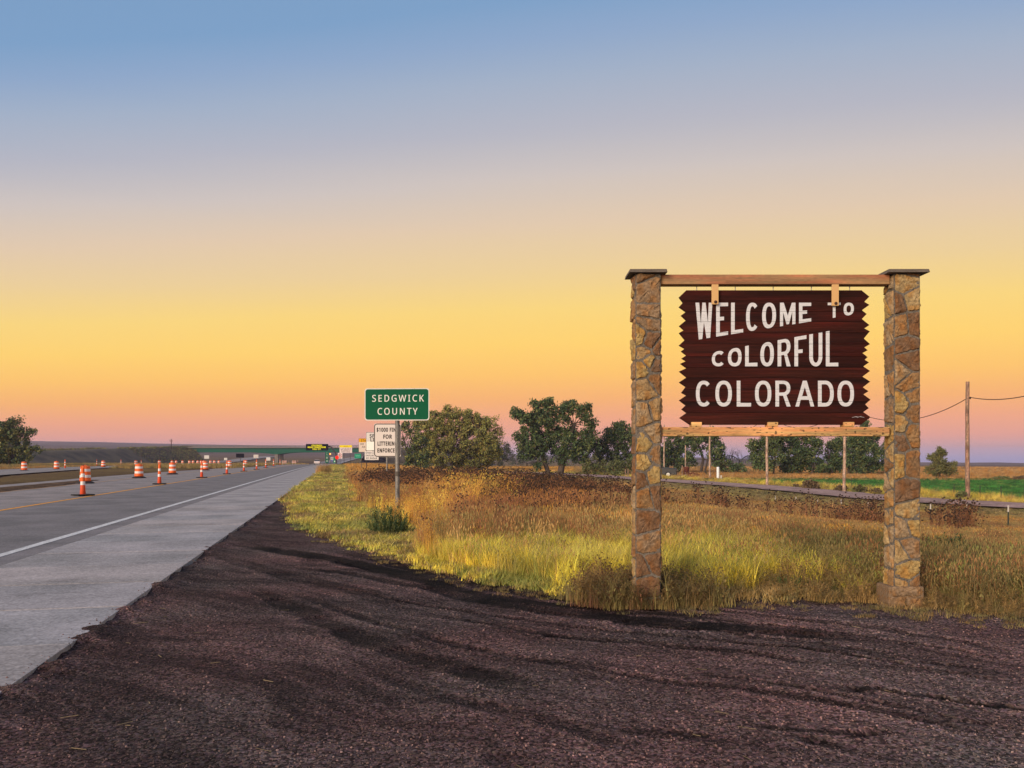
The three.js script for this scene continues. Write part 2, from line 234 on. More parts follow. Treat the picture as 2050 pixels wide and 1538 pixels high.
function lotY(x, d) {
  const s = lat(x, d), rag = fbm(x * 1.3, d * 1.3, 3);
  let h = -0.035 + 0.02 * fbm(x * 0.5, d * 0.5, 3) + 0.006 * fbm(x * 4, d * 4, 2) + 0.026 * Math.max(-1, track(x, d)[1]);
  h += 0.065 * (1 - sstep(0, 0.4, Math.abs(s + 2.05))) * (0.25 + rag * 0.95) - 0.5 * (1 - sstep(-2.5, -2.25, s));
  return h + Math.min(0, land(x, d)) - 0.5 * sstep(1.6, 3.0, d - edgeD(x)) - 0.4 * sstep(30, 34, d);
}
function lotTone(x, d) {
  const [dark, dig] = track(x, d), al = 0.86 * x - 0.51 * d, ac = 0.51 * x + 0.86 * d + 0.25 * n2(al * 0.4, 7), a = fbm(al * 0.3 + 3, ac * 1.1, 4), b = fbm(al * 0.9, ac * 5.5, 3) + 0.6 * Math.min(0, n2(al * 0.22 + 9, ac * 3.1) + 0.25) + 0.45 * n2(x * 11, d * 11), left = 0.28 * (1 - sstep(-0.8, 1.8, x)) ;
  const k = clamp(0.52 + a * 0.5 + b * 0.3 - left + 0.3 * Math.max(0, dig) / 0.45, 0, 1), red = fbm(x * 0.4 + 20, d * 0.4, 2), grass = sstep(-0.05, 0.5, d - edgeD(x) + 0.25 * fbm(x * 3, d * 3, 2));
  let c = [lerp(0.10, 0.45, k), lerp(0.060, 0.278, k), lerp(0.057, 0.252, k)]; c[0] *= 1 + red * 0.25;
  c = c.map((q) => q * (1 - 0.88 * dark)); return c.map((q, i) => lerp(q, [0.13, 0.085, 0.045][i], grass));
}
{
  const grid = (x0, x1, d0, d1, st, skip) => {
    const nx = Math.round((x1 - x0) / st), nd = Math.round((d1 - d0) / st), pos = [], uv = [], col = [], idx = [], ok = [];
    for (let j = 0; j <= nd; j++) for (let i = 0; i <= nx; i++) { const x = x0 + i * st, d = d0 + j * st, s = lat(x, d); ok.push(s > -2.7 && d < edgeD(x) + 3.4 && !skip(x, d)); pos.push(x, lotY(x, d), -d); uv.push(x, d); col.push(...lotTone(x, d)); }
    for (let j = 0; j < nd; j++) for (let i = 0; i < nx; i++) { const p = j * (nx + 1) + i, q = p + nx + 1; if (ok[p] && ok[p + 1] && ok[q] && ok[q + 1]) idx.push(p, p + 1, q, p + 1, q + 1, q); }
    const g = new THREE.BufferGeometry(); g.setAttribute('position', new THREE.Float32BufferAttribute(pos, 3)); g.setAttribute('uv', new THREE.Float32BufferAttribute(uv, 2)); g.setAttribute('color', new THREE.Float32BufferAttribute(col, 3)); g.setIndex(idx); g.computeVertexNormals(); return g.toNonIndexed();
  };
  struct('gravel_lot', mergeGeometries([grid(-4.5, 7.5, 2.4, 12, 0.034, () => false), grid(-9.9, 0, 12, 34, 0.1, () => false), grid(7.5, 14.7, 2.4, 12, 0.18, () => false)]),
    new THREE.MeshPhysicalMaterial({ vertexColors: true, map: gravelTex.map, bumpMap: gravelTex.bump, bumpScale: 0.005, roughness: 0.95, specularIntensity: 0.2 }));
  const geo = new THREE.IcosahedronGeometry(1, 0); { const p = geo.attributes.position; for (let i = 0; i < p.count; i++) { const v = new THREE.Vector3().fromBufferAttribute(p, i), k = 1 + 0.25 * n3(v.x * 2, v.y * 2, v.z * 2); p.setXYZ(i, v.x * k, v.y * k * 0.65, v.z * k * 0.85); } geo.computeVertexNormals(); }
  const r = rng(41), N = 42000, mesh = new THREE.InstancedMesh(geo, mat(new THREE.Color(1, 1, 1), 0.9), N), m = new THREE.Matrix4(), q = new THREE.Quaternion(), e = new THREE.Euler(), c = new THREE.Color(); let n = 0;
  while (n < N) {
    const d = 2.8 * Math.pow(13 / 2.8, r()), x = X(-120 + 2290 * r(), d), s = lat(x, d); if (s < -2.12 - 0.25 * r() * r() || d > edgeD(x) + 0.3 * r() || s > -1.9 && r() < 0.25 * (1 - fbm(x, d, 2))) continue;
    const z = (0.0022 + 0.0062 * Math.pow(r(), 6)) * (1 + d * 0.04), t = lotTone(x, d), b = r() > 0.95 ? 1.5 : 0.4 + r() * 0.7, y = s < -2.11 ? Math.max(0, lotY(x, d)) : lotY(x, d);
    e.set(r() * 6, r() * 6, r() * 6); m.compose(new THREE.Vector3(x, y + z * 0.25, -d), q.setFromEuler(e), new THREE.Vector3(z, z, z)); mesh.setMatrixAt(n, m); mesh.setColorAt(n, c.setRGB(t[0] * b * 0.9, t[1] * b * 0.9, t[2] * b * 0.92)); n++;
  }
  mesh.name = 'gravel'; mesh.userData.kind = 'stuff'; tag(mesh, 'loose small stones scattered over the dark gravel lot', 'gravel'); scene.add(mesh);
}
{ // bits of dry straw blown over the gravel
  const r = rng(91), N = 70, mesh = new THREE.InstancedMesh(new THREE.CylinderGeometry(0.0022, 0.0016, 1, 4), mat(new THREE.Color(1, 1, 1), 0.8), N), m = new THREE.Matrix4(), q = new THREE.Quaternion(), e = new THREE.Euler(), c = new THREE.Color(); let n = 0;
  while (n < N) { const d = 3.2 * Math.pow(9 / 3.2, r()), x = X(100 + 1950 * r(), d); if (lat(x, d) < -1.8 || d > edgeD(x)) continue; const l = 0.03 + 0.12 * r() * r(); e.set(0.05 * (r() - 0.5), r() * 6, Math.PI / 2 + 0.1 * (r() - 0.5)); m.compose(new THREE.Vector3(x, lotY(x, d) + 0.008, -d), q.setFromEuler(e), new THREE.Vector3(1, l, 1)); mesh.setMatrixAt(n, m); const t = 0.3 + 0.6 * r(); mesh.setColorAt(n++, c.setRGB(0.38 * t, 0.28 * t, 0.15 * t)); }
  mesh.name = 'dry_straw'; mesh.userData.kind = 'stuff'; tag(mesh, 'thin bits of dry straw lying on the gravel lot', 'straw'); scene.add(mesh);
}
// ---------------------------------------------------------------- frontage road, crop field
const ROADC = [[34, 26], [29.5, 33], [25.3, 39.5], [22.3, 46], [20.3, 63], [13.2, 90], [7.3, 111], [-3, 126], [-22, 138]];
const frontCurve = new THREE.CatmullRomCurve3(ROADC.map(([x, d]) => new THREE.Vector3(x, 0, -d)), false, 'centripetal');
const frontAt = (u, off) => { const p = frontCurve.getPoint(u), t = frontCurve.getTangent(u); return [p.x - t.z * off, -(p.z + t.x * off)]; };   // off > 0: far side, towards the field
const frontPts = []; for (let i = 0; i <= 80; i++) frontPts.push(frontAt(i / 80, 0));
const toFront = (x, d) => { let b = 1e9, near = true; frontPts.forEach(([a, c], i) => { const e = Math.hypot(x - a, d - c); if (e < b) { b = e; const [p, q] = frontPts[Math.min(i + 1, frontPts.length - 1)], [u, v] = frontPts[Math.max(i - 1, 0)]; near = (p - u) * (d - c) - (q - v) * (x - a) > 0; } }); return [b, near]; };   // distance, and whether on this side
{
  const us = []; for (let i = 0; i <= 120; i++) us.push(i / 120);
  const wob = (u, k) => 0.35 * n2(u * 26, k);
  struct('dirt_road', strip(us, (u) => frontAt(u, -2.15 + wob(u, 1)), (u) => frontAt(u, 2.15 + wob(u, 5)), 8, (x, d, u, f) => land(x, d) + 0.09 + 0.05 * Math.sin(Math.PI * f), (x, d) => [x, d],
    (x, d, u, f) => { const k = 0.85 + 0.5 * fbm(x * 0.8, d * 0.8, 3) + (Math.abs(f - 0.3) < 0.09 || Math.abs(f - 0.7) < 0.09 ? 0.12 : 0); return [0.66 * k, 0.44 * k, 0.40 * k]; }), dirtMat);
  struct('crop_field', strip(us.filter((u) => u < 0.62), (u) => frontAt(u, 6.2), (u) => { const [x, d] = frontAt(u, 6.2); return [Math.max(X(2350, 84), x + 40), Math.max(84 - u * 4, d + 4)]; }, 30, (x, d) => land(x, d) + 0.07, (x, d) => [x, d],
    (x, d) => { const k = 0.85 + 0.35 * fbm(x * 0.3, d * 0.3, 3); return [0.055 * k, 0.215 * k, 0.03 * k]; }), dirtMat);
}
// ---------------------------------------------------------------- welcome sign
const SD = 8.12;                                                       // depth of the front of the stone pillars
const sx = (px, d = SD) => X(px, d), sy = (py, d = SD) => Y(py, d);
const stoneMap = dataTex(512, 512, (u, v) => { const a = tn(u * 128, v * 128, 128), b = tn(u * 24, v * 24, 24), c = tn(u * 7, v * 7, 7), k = 196 + 50 * (a - 0.5) + 56 * (b - 0.5), w = clamp((c - 0.45) * 3); return [k, k * lerp(1, 0.9, w), k * lerp(1, 0.76, w)]; }, true, [2.2, 2.2]);
const stoneBump = dataTex(512, 512, (u, v) => { const g = 255 * (0.45 * tn(u * 16, v * 16, 16) + 0.35 * tn(u * 48, v * 48, 48) + 0.2 * tn(u * 128, v * 128, 128)); return [g, g, g]; }, false, [2.2, 2.2]);
const stoneMats = [[0.48, 0.28, 0.125], [0.58, 0.38, 0.18], [0.38, 0.225, 0.115], [0.62, 0.43, 0.17], [0.31, 0.175, 0.095], [0.54, 0.385, 0.23], [0.45, 0.30, 0.18], [0.64, 0.46, 0.23]].map((c) => mat(new THREE.Color().setRGB(...c), 0.92, { map: stoneMap, bumpMap: stoneBump, bumpScale: 0.010 }));
const mortarMat = mat(new THREE.Color().setRGB(0.46, 0.41, 0.37), 0.95, { map: grainTex, bumpMap: stoneBump, bumpScale: 0.006 });
// irregular field stones on a flat face of w by h: cells of a jittered pattern, their edges pulled back from the joints
function stoneCells(w, h, seed) {
  const r = rng(seed), pts = []; let y = -0.07, row = 0;
  while (y < h + 0.1) { const rh = 0.15 + r() * 0.15, n = w > 0.24 ? (r() < 0.25 ? 1 : r() < 0.86 ? 2 : 3) : (r() < 0.6 ? 1 : 2), off = (r() - 0.5) * 0.07; for (let i = 0; i < n; i++) pts.push([w * (i + 0.5) / n + off + (r() - 0.5) * 0.05, y + rh / 2 + (r() - 0.5) * rh * 0.55 + (i % 2 ? 0.04 : -0.02)]); y += rh; row++; }
  const cells = [];
  pts.forEach(([cx, cy], i) => {
    let poly = [[0, 0], [w, 0], [w, h], [0, h]];
    pts.forEach(([ox, oy], j) => {
      if (i === j || Math.abs(oy - cy) > 0.7) return;
      const mx = (cx + ox) / 2, my = (cy + oy) / 2, nx = ox - cx, ny = (oy - cy) * 1.0, out = [];
      const side = ([a, b]) => (a - mx) * nx + (b - my) * ny;
      for (let k = 0; k < poly.length; k++) { const a = poly[k], b = poly[(k + 1) % poly.length], sa = side(a), sb = side(b); if (sa <= 0) out.push(a); if (sa * sb < 0) { const t = sa / (sa - sb); out.push([lerp(a[0], b[0], t), lerp(a[1], b[1], t)]); } }
      poly = out;
    });
    if (poly.length < 3) return;
    let area = 0; for (let k = 0; k < poly.length; k++) { const a = poly[k], b = poly[(k + 1) % poly.length]; area += a[0] * b[1] - b[0] * a[1]; }
    if (area / 2 > 0.0025) cells.push(poly);
  });
  return cells;
}
function stoneGeo(poly, seed, joint = 0.007) {
  const r = rng(seed); let cx = 0, cy = 0; poly.forEach(([a, b]) => { cx += a / poly.length; cy += b / poly.length; });
  let pts = []; for (let k = 0; k < poly.length; k++) { const a = poly[k], b = poly[(k + 1) % poly.length], l = Math.hypot(b[0] - a[0], b[1] - a[1]), n = Math.max(1, Math.round(l / 0.045)); for (let i = 0; i < n; i++) pts.push([lerp(a[0], b[0], i / n), lerp(a[1], b[1], i / n)]); }
  for (let it = 0; it < 1; it++) { const o = []; for (let k = 0; k < pts.length; k++) { const a = pts[k], b = pts[(k + 1) % pts.length]; o.push([lerp(a[0], b[0], 0.3), lerp(a[1], b[1], 0.3)], [lerp(a[0], b[0], 0.75), lerp(a[1], b[1], 0.75)]); } pts = o; }
  pts = pts.map(([a, b]) => { const dx = a - cx, dy = b - cy, l = Math.hypot(dx, dy), k = Math.max(0.3, (l - joint - 0.0015 - 0.006 * (0.5 + n2(a * 30 + seed, b * 30))) / l); return [cx + dx * k, cy + dy * k]; });
  const out = 0.012 + r() * 0.016, tx = (r() - 0.5) * 0.16, ty = (r() - 0.5) * 0.14, rings = [[1, -0.012], [1, 0.35], [0.93, 0.78], [0.7, 1], [0.36, 1.04]], pos = [], uv = [], idx = [], n = pts.length;
  for (const [f, z] of rings) for (const [a, b] of pts) { const x = lerp(cx, a, f), y = lerp(cy, b, f), zz = z < 0 ? z : out * z + (f < 0.99 ? 0.008 * n3(x * 18, y * 18, seed) + 0.005 * n3(x * 55, y * 55, seed) + (x - cx) * tx + (y - cy) * ty : 0.003 * n3(x * 40, y * 40, seed)); pos.push(x, y, zz); uv.push(x + seed * 0.37 % 1, y + seed * 0.71 % 1); }
  pos.push(cx, cy, out * 1.05 + 0.008 * n3(cx * 22, cy * 22, seed)); uv.push(cx + seed * 0.37 % 1, cy + seed * 0.71 % 1);
  for (let k = 0; k < rings.length - 1; k++) for (let i = 0; i < n; i++) { const a = k * n + i, b = k * n + (i + 1) % n; idx.push(a, b, a + n, b, b + n, a + n); }
  const last = (rings.length - 1) * n; for (let i = 0; i < n; i++) idx.push(last + i, last + (i + 1) % n, rings.length * n);
  const g = new THREE.BufferGeometry(); g.setAttribute('position', new THREE.Float32BufferAttribute(pos, 3)); g.setAttribute('uv', new THREE.Float32BufferAttribute(uv, 2)); g.setIndex(idx);
  return toCreasedNormals(g.toNonIndexed(), 0.6);
}
const welcome = thing('welcome_sign', 'tall welcome sign with brown jagged board hung between two stone pillars', 'welcome sign', null, [sx(1550), 0, -SD]);
const wx = (px, d = SD) => sx(px, d) - sx(1550);                          // in the sign's own axes, z = 0 at the pillar fronts
function pillar(cx, w, dep, bottom, top, capPx, seed, foot) {
  const h = top - bottom, core = rbox(w - 0.012, h + 0.3, dep - 0.012, 0.006, 0, bottom - 0.3 + (h + 0.3) / 2, -dep / 2);
  { const p = core.attributes.position, u = core.attributes.uv; for (let i = 0; i < p.count; i++) u.setXY(i, (p.getX(i) + p.getZ(i)) * 3, p.getY(i) * 3); }
  const o = part('stone_pillar', core, mortarMat, welcome); o.position.x = cx;
  let k = 0;
  const face = (fw, turn, px, pz, sd, own) => {
    const list = []; for (const poly of stoneCells(fw, h, sd)) { const g = stoneGeo(poly, sd * 131 + k); g.translate(-fw / 2, bottom, 0); g.rotateY(turn); g.translate(px, 0, pz); k++; if (own) part('stone', g, stoneMats[Math.floor(R0() * stoneMats.length)], o); else list.push(g); }
    if (!own) part('stone_facing', mergeGeometries(list), stoneMats[2], o).userData.kind = 'stuff';
  };
  face(w - 0.006, 0, 0, -0.012, seed, true); face(dep - 0.02, -Math.PI / 2, -w / 2 + 0.012, -dep / 2, seed + 1, true); face(dep - 0.02, Math.PI / 2, w / 2 - 0.012, -dep / 2, seed + 2, true); face(w - 0.02, Math.PI, 0, -dep + 0.012, seed + 3, false);
  const cw = capPx[1] - capPx[0], cap = new THREE.BoxGeometry(cw * 0.955, 0.032, dep + 0.12, 1, 1, 1).translate((capPx[0] + capPx[1]) / 2 - cx, top + 0.017, -dep / 2);
  { const p = cap.attributes.position, ux = (capPx[0] + capPx[1]) / 2 - cx; for (let i = 0; i < p.count; i++) if (p.getY(i) > top + 0.02) { p.setX(i, ux + (p.getX(i) - ux) * 0.965); p.setZ(i, -dep / 2 + (p.getZ(i) + dep / 2) * 0.965); } cap.computeVertexNormals(); }
  part('pillar_cap', cap, mat(new THREE.Color().setRGB(0.36, 0.30, 0.26), 0.8, { map: grainTex }), o);
  if (foot) for (const [fx, fw, fy, fh, ff] of foot) { const g = stoneGeo([[0, 0], [fw, 0], [fw, fh], [0, fh]], seed * 7 + Math.round(fx * 100) + 50, 0.004); g.translate(fx - fw / 2, fy, ff); part('base_stone', g, stoneMats[6], o); }
  return o;
}
const capY = sy(547.5);
pillar(wx(1298), 0.268, 0.23, -0.1, capY, [wx(1257), wx(1336)], 900, null);
{
  const o = pillar(wx(1817), 0.275, 0.23, -0.12, capY, [wx(1772), wx(1858)], 950, [[-0.12, 0.15, -0.06, 0.15, 0.045], [0.05, 0.17, -0.06, 0.14, 0.04], [-0.03, 0.3, 0.085, 0.1, 0.03]]);
  part('base_block', rbox(0.36, 0.32, 0.3, 0.02, -0.02, 0.02, -0.12), stoneMats[6], o);
}
// beams
const woodTex = (seed, base, streak, spots) => { const t = tileNoise(seed); return dataTex(1024, 256, (u, v) => {
  const warp = t(u * 6, v * 6, 6) * 3, g = t(u * 10, v * 90 + warp, 10, 90), f = t(u * 60, v * 256, 60, 256), big = t(u * 5, v * 7, 5, 7), dk = t(u * 7, v * 24, 7, 24);
  let k = 1 + streak * (g - 0.5) + 0.25 * (f - 0.5) + 0.35 * (big - 0.5); if (spots && t(u * 64, v * 40, 64, 40) > 0.86 - 0.1 * big) k *= 0.55; return base.map((c, i) => c * k * (i === 0 ? 1 + 0.22 * (dk - 0.5) : 1)); }, true, [0.5, 1.9]); };
const beamTop = mat(new THREE.Color(1, 1, 1), 0.7, { map: woodTex(21, [158, 112, 78], 0.12, false) }), beamLow = mat(new THREE.Color(1, 1, 1), 0.85, { map: woodTex(22, [208, 158, 104], 0.2, true), bumpMap: stoneBump, bumpScale: 0.004 });
const boardWood = dataTex(1024, 1024, (u, v) => { const w = tn(u * 4, v * 9, 4, 9) * 5, g = tn(u * 6, v * 200 + w, 6, 200), f = tn(u * 40, v * 256, 40, 256), big = tn(u * 3, v * 14, 3, 14), red = tn(u * 4 + 2, v * 22, 4, 22), k = 150 * (0.62 + 0.34 * g + 0.2 * f + 0.5 * (big - 0.3)); return [k * lerp(0.97, 1.22, clamp((red - 0.4) * 2)), k * lerp(0.98, 1.0, red), k]; }, true, [0.45, 0.9]);
const boardMats = [[0.105, 0.022, 0.015], [0.09, 0.018, 0.013], [0.118, 0.025, 0.016], [0.08, 0.0165, 0.0125]].map((c) => new THREE.MeshPhysicalMaterial({ color: new THREE.Color().setRGB(...c), roughness: 0.8, specularIntensity: 0.35, map: boardWood, bumpMap: boardWood, bumpScale: 0.0025 }));
const letterMat = mat(new THREE.Color().setRGB(0.74, 0.755, 0.82), 0.8, { map: dataTex(512, 512, (u, v) => { const a = tn(u * 20, v * 200, 20, 200), b = tn(u * 80, v * 80, 80), k = 236 + 20 * (a - 0.5) + 14 * (b - 0.5) - (a * b > 0.72 ? 46 : 0); return [k, k, k]; }, true, [1.2, 1.2]) });
const steel = mat(new THREE.Color().setRGB(0.32, 0.31, 0.31), 0.5, { metalness: 0.7 }), rusty = mat(new THREE.Color().setRGB(0.05, 0.02, 0.012), 0.8), strapMat = mat(new THREE.Color().setRGB(0.66, 0.40, 0.17), 0.55);
const uvBox = (g, k = 1) => { const p = g.attributes.position, u = g.attributes.uv; for (let i = 0; i < p.count; i++) u.setXY(i, p.getX(i) * k, (p.getY(i) + p.getZ(i) * 0.7) * k); return g; };
const BD = SD + 0.085;                                                     // depth of the board's front
const bx = (px) => sx(px, BD) - sx(1550), by = (py) => sy(py, BD);
{
  const x0 = wx(1322), x1 = wx(1786), tb = sy(547.5), tb2 = sy(567.2);
  part('top_beam', uvBox(rbox(x1 - x0, tb - tb2, 0.13, 0.006, (x0 + x1) / 2, (tb + tb2) / 2, -0.11)), beamTop, welcome);
  const lb = sy(854.8), lb2 = sy(873.3);
  part('bottom_beam', uvBox(rbox(x1 - x0, lb - lb2, 0.13, 0.008, (x0 + x1) / 2, (lb + lb2) / 2, -0.11)), beamLow, welcome);
  const zz = (v) => 1360 + v * 0.19024, zy = (v) => 570 + v * 0.19024;
  for (const [a, b] of [[143, 250], [953, 1057], [1760, 1864]]) { const u0 = wx(zz(a)), u1 = wx(zz(b)), t = sy(zy(1444)); part('support_block', uvBox(rbox(u1 - u0, t - lb - 0.002, 0.12, 0.004, (u0 + u1) / 2, (t + lb) / 2 + 0.001, -0.104)), beamLow, welcome); }
  for (const [a, b, c] of [[355, 426, 198], [1628, 1700, 213]]) {
    const u0 = wx(zz(a)), u1 = wx(zz(b)), yb = sy(zy(c)), o = part('hanger_strap', rbox(u1 - u0, tb2 - yb - 0.001, 0.02, 0.003, (u0 + u1) / 2, (tb2 + yb) / 2, -0.055), strapMat, welcome);
    part('bolt', new THREE.SphereGeometry(0.017, 12, 8).scale(1, 1, 0.55).translate((u0 + u1) / 2 + 0.004, yb + 0.024, -0.044), rusty, o);
  }
  // board: planks between seams, jagged at both ends
  const L = [[75, 58], [0, 130], [42, 187], [0, 233], [72, 285], [22, 322], [75, 372], [2, 432], [52, 477], [0, 507], [62, 580], [0, 638], [60, 672], [22, 700], [78, 742], [28, 775], [75, 803], [15, 830], [80, 877], [2, 912], [80, 975], [2, 1027], [72, 1075], [25, 1137], [78, 1165], [2, 1217], [72, 1270], [28, 1312], [80, 1350], [5, 1402], [115, 1475]];
  const Rr = [[1920, 58], [2003, 125], [1950, 180], [2003, 212], [1925, 268], [1975, 308], [1925, 360], [2003, 425], [1950, 460], [2008, 490], [1945, 567], [2010, 625], [1950, 660], [1985, 690], [1930, 720], [1985, 762], [1955, 790], [2000, 818], [1940, 860], [2010, 908], [1930, 968], [2012, 1020], [1935, 1080], [1993, 1122], [1940, 1155], [2015, 1210], [1960, 1260], [1998, 1300], [1940, 1340], [2015, 1395], [1915, 1475]];
  const SEAM = [58, 172, 282, 390, 505, 625, 755, 872, 980, 1100, 1230, 1350, 1475];
  const board = new THREE.Group(); board.name = 'sign_board'; welcome.add(board);
  const cut = (list, a, b) => { const at = (y) => { let i = 1; while (i < list.length - 1 && list[i][1] < y) i++; const p = list[i - 1], q = list[i]; return lerp(p[0], q[0], clamp((y - p[1]) / (q[1] - p[1]))); }; return [[at(a), a], ...list.filter(([, y]) => y > a + 2 && y < b - 2), [at(b), b]]; };
  for (let i = 0; i < SEAM.length - 1; i++) {
    const a = SEAM[i] + (i ? 0.9 : 0), b = SEAM[i + 1] - (i < SEAM.length - 2 ? 0.9 : 0), pts = [...cut(L, a, b), ...cut(Rr, a, b).reverse()].map(([u, v]) => new THREE.Vector2(bx(zz(u)), by(zy(v))));
    const g = new THREE.ExtrudeGeometry(new THREE.Shape(pts), { depth: 0.036, bevelEnabled: true, bevelThickness: 0.002, bevelSize: 0.002, bevelOffset: -0.002, bevelSegments: 1 });
    const u = g.attributes.uv, p = g.attributes.position; for (let k = 0; k < p.count; k++) u.setXY(k, p.getX(k) + i * 0.73, p.getY(k) + i * 0.31);
    g.translate(0, 0, -(BD - SD) - 0.04 + [0, 0.0012, -0.0008, 0.0005][i % 4]); part('plank', g, boardMats[(i * 7 + 1) % 4], board);
  }
  part('backing_panel', box(bx(zz(1900)) - bx(zz(110)), by(zy(70)) - by(zy(1465)), 0.015, (bx(zz(1900)) + bx(zz(110))) / 2, (by(zy(70)) + by(zy(1465))) / 2, -(BD - SD) - 0.053), boardMats[3], board);
  for (const u of [188, 595, 995, 1398, 1802]) { const x = bx(zz(u)), t = by(zy(58)); part('eye_bolt', [cyl(0.0045, 0.0045, 0.032, 8, x, t - 0.005, -(BD - SD) - 0.02), new THREE.TorusGeometry(0.007, 0.003, 6, 12).rotateY(Math.PI / 2).translate(x, t + 0.032, -(BD - SD) - 0.02)], steel, board); }
  // letters
  const ell = (cx, cy, rx, ry, t, n = 2.35) => { const c = Math.cos(t), s = Math.sin(t); return [cx + rx * Math.sign(c) * Math.abs(c) ** (2 / n), cy + ry * Math.sign(s) * Math.abs(s) ** (2 / n)]; };
  const arc = (cx, cy, rx, ry, a, b, n = 24, e) => { const o = []; for (let i = 0; i <= n; i++) o.push(ell(cx, cy, rx, ry, (a + (b - a) * i / n) * Math.PI / 180, e)); return o; };
  const S = 38, HS = 38;                                                    // widths of upright and level strokes
  const GLYPH = {
    O: (w, h, k) => [arc(w / 2, h / 2, w / 2, h / 2, 0, 360, 48), [arc(w / 2, h / 2, w / 2 - k, h / 2 - k, 0, 360, 48)]],
    C: (w, h, k) => { const a = Math.min(48, 34 + h * 0.04); return [[...arc(w / 2, h / 2, w / 2, h / 2, a, 360 - a, 40), ...arc(w / 2, h / 2, w / 2 - k, h / 2 - k, 360 - a - 1, a + 1, 40)]]; },
    L: (w, h, k) => [[[0, 0], [w, 0], [w, k], [k, k], [k, h], [0, h]]],
    E: (w, h, k) => { const m = h * 0.52; return [[[0, 0], [w, 0], [w, k], [k, k], [k, m - k * 0.5], [w * 0.66, m - k * 0.5], [w * 0.66, m + k * 0.5], [k, m + k * 0.5], [k, h - k], [w, h - k], [w, h], [0, h]]]; },
    F: (w, h, k) => { const m = h * 0.5; return [[[0, 0], [k, 0], [k, m - k * 0.5], [w * 0.68, m - k * 0.5], [w * 0.68, m + k * 0.5], [k, m + k * 0.5], [k, h - k], [w, h - k], [w, h], [0, h]]]; },
    T: (w, h, k) => [[[w / 2 - k * 0.45, 0], [w / 2 + k * 0.45, 0], [w / 2 + k * 0.45, h - k * 0.8], [w, h - k * 0.8], [w, h], [0, h], [0, h - k * 0.8], [w / 2 - k * 0.45, h - k * 0.8]]],
    W: (w, h, k) => [[[0, h], [w * 0.2, 0], [w * 0.40, 0], [w * 0.5, h * 0.46], [w * 0.66, 0], [w * 0.87, 0], [w, h], [w * 0.79, h], [w * 0.735, h * 0.42], [w * 0.60, h], [w * 0.41, h], [w * 0.315, h * 0.42], [w * 0.22, h]]],
    M: (w, h, k) => [[[0, 0], [k * 0.85, 0], [k * 0.85, h * 0.6], [w * 0.43, h * 0.04], [w * 0.58, h * 0.04], [w - k * 0.85, h * 0.6], [w - k * 0.85, 0], [w, 0], [w, h], [w * 0.77, h], [w * 0.505, h * 0.42], [w * 0.24, h], [0, h]]],
    A: (w, h, k) => [[[0, 0], [k * 1.0, 0], [w * 0.28, h * 0.26], [w * 0.72, h * 0.26], [w - k, 0], [w, 0], [w * 0.6, h], [w * 0.4, h]], [[[w * 0.355, h * 0.40], [w * 0.5, h * 0.76], [w * 0.645, h * 0.40]]]],
    D: (w, h, k) => [[[0, 0], ...arc(w * 0.45, h / 2, w * 0.55, h / 2, -90, 90, 26, 2.3), [0, h]], [[[k, k], ...arc(w * 0.45, h / 2, w * 0.55 - k, h / 2 - k, -90, 90, 26, 2.3), [k, h - k]]]],
    R: (w, h, k) => { const b = h * 0.42, cy = (h + b) / 2; return [[[0, 0], [k, 0], [k, b], [w * 0.5, b], [w - k * 1.08, 0], [w, 0], [w * 0.72, b + k * 0.16], ...arc(w * 0.5, cy, w * 0.48, (h - b) / 2, -62, 90, 18, 2.2), [0, h]], [[[k, b + k * 0.85], ...arc(w * 0.5, cy + k * 0.0, w * 0.48 - k, (h - b) / 2 - k * 0.9, -90, 90, 18, 2.2), [k, h - k * 0.9]]]]; },
    U: (w, h, k) => [[[0, h], [0, h * 0.3], ...arc(w / 2, h * 0.3, w / 2, h * 0.3, 180, 360, 26, 2.1), [w, h * 0.3], [w, h], [w - k, h], [w - k, h * 0.3], ...arc(w / 2, h * 0.3, w / 2 - k, h * 0.3 - k, 360, 180, 26, 2.1), [k, h * 0.3], [k, h]]],
  };
  const LINES = [['W170,348 E388,513 L545,672 C703,838 O872,1018 M1060,1222 E1260,1388 T1563,1697 O1730,1837', () => 190, (x) => 578 - 0.1614 * (x - 205)], ['C343,480 O512,655 L693,822 O853,995 R1035,1172 F1212,1338 U1368,1505 L1543,1673', (x) => 645 - 0.182 * (x - 710), () => 860], ['C175,340 O380,553 L605,755 O797,968 R1012,1172 A1222,1420 D1460,1625 O1665,1838', () => 1011, () => 1283]];
  const seams = new Brush(mergeGeometries(SEAM.slice(1, -1).map((s) => box(3, 0.0028, 0.1, 0, by(zy(s)), -(BD - SD)).toNonIndexed()))); seams.updateMatrixWorld();
  const ev = new Evaluator(); ev.attributes = ['position', 'normal', 'uv']; ev.useGroups = false;
  for (const [text, top, bot] of LINES) for (const item of text.split(' ')) {
    const [a, b] = item.slice(1).split(',').map(Number), mid = (a + b) / 2, h = bot(mid) - top(mid), w = b - a, small = Math.min(1, h / 230), k = lerp(29, S, clamp((h - 130) / 100));
    const [outer, holes = []] = GLYPH[item[0]](w, h, k), warp = ([u, v]) => { const xx = a + u, t = top(xx), bb = bot(xx); return new THREE.Vector2(bx(zz(xx)), by(zy(bb + (t - bb) * v / h))); };
    const shape = new THREE.Shape(outer.map(warp)); shape.holes = holes.map((q) => new THREE.Path(q.map(warp)));
    const g = new THREE.ExtrudeGeometry(shape, { depth: 0.0045, bevelEnabled: false }); g.translate(0, 0, -(BD - SD) - 0.002);
    const brush = new Brush(g); brush.updateMatrixWorld();
    const o = ev.evaluate(brush, seams, SUBTRACTION); part('letter', o.geometry, letterMat, board);
  }
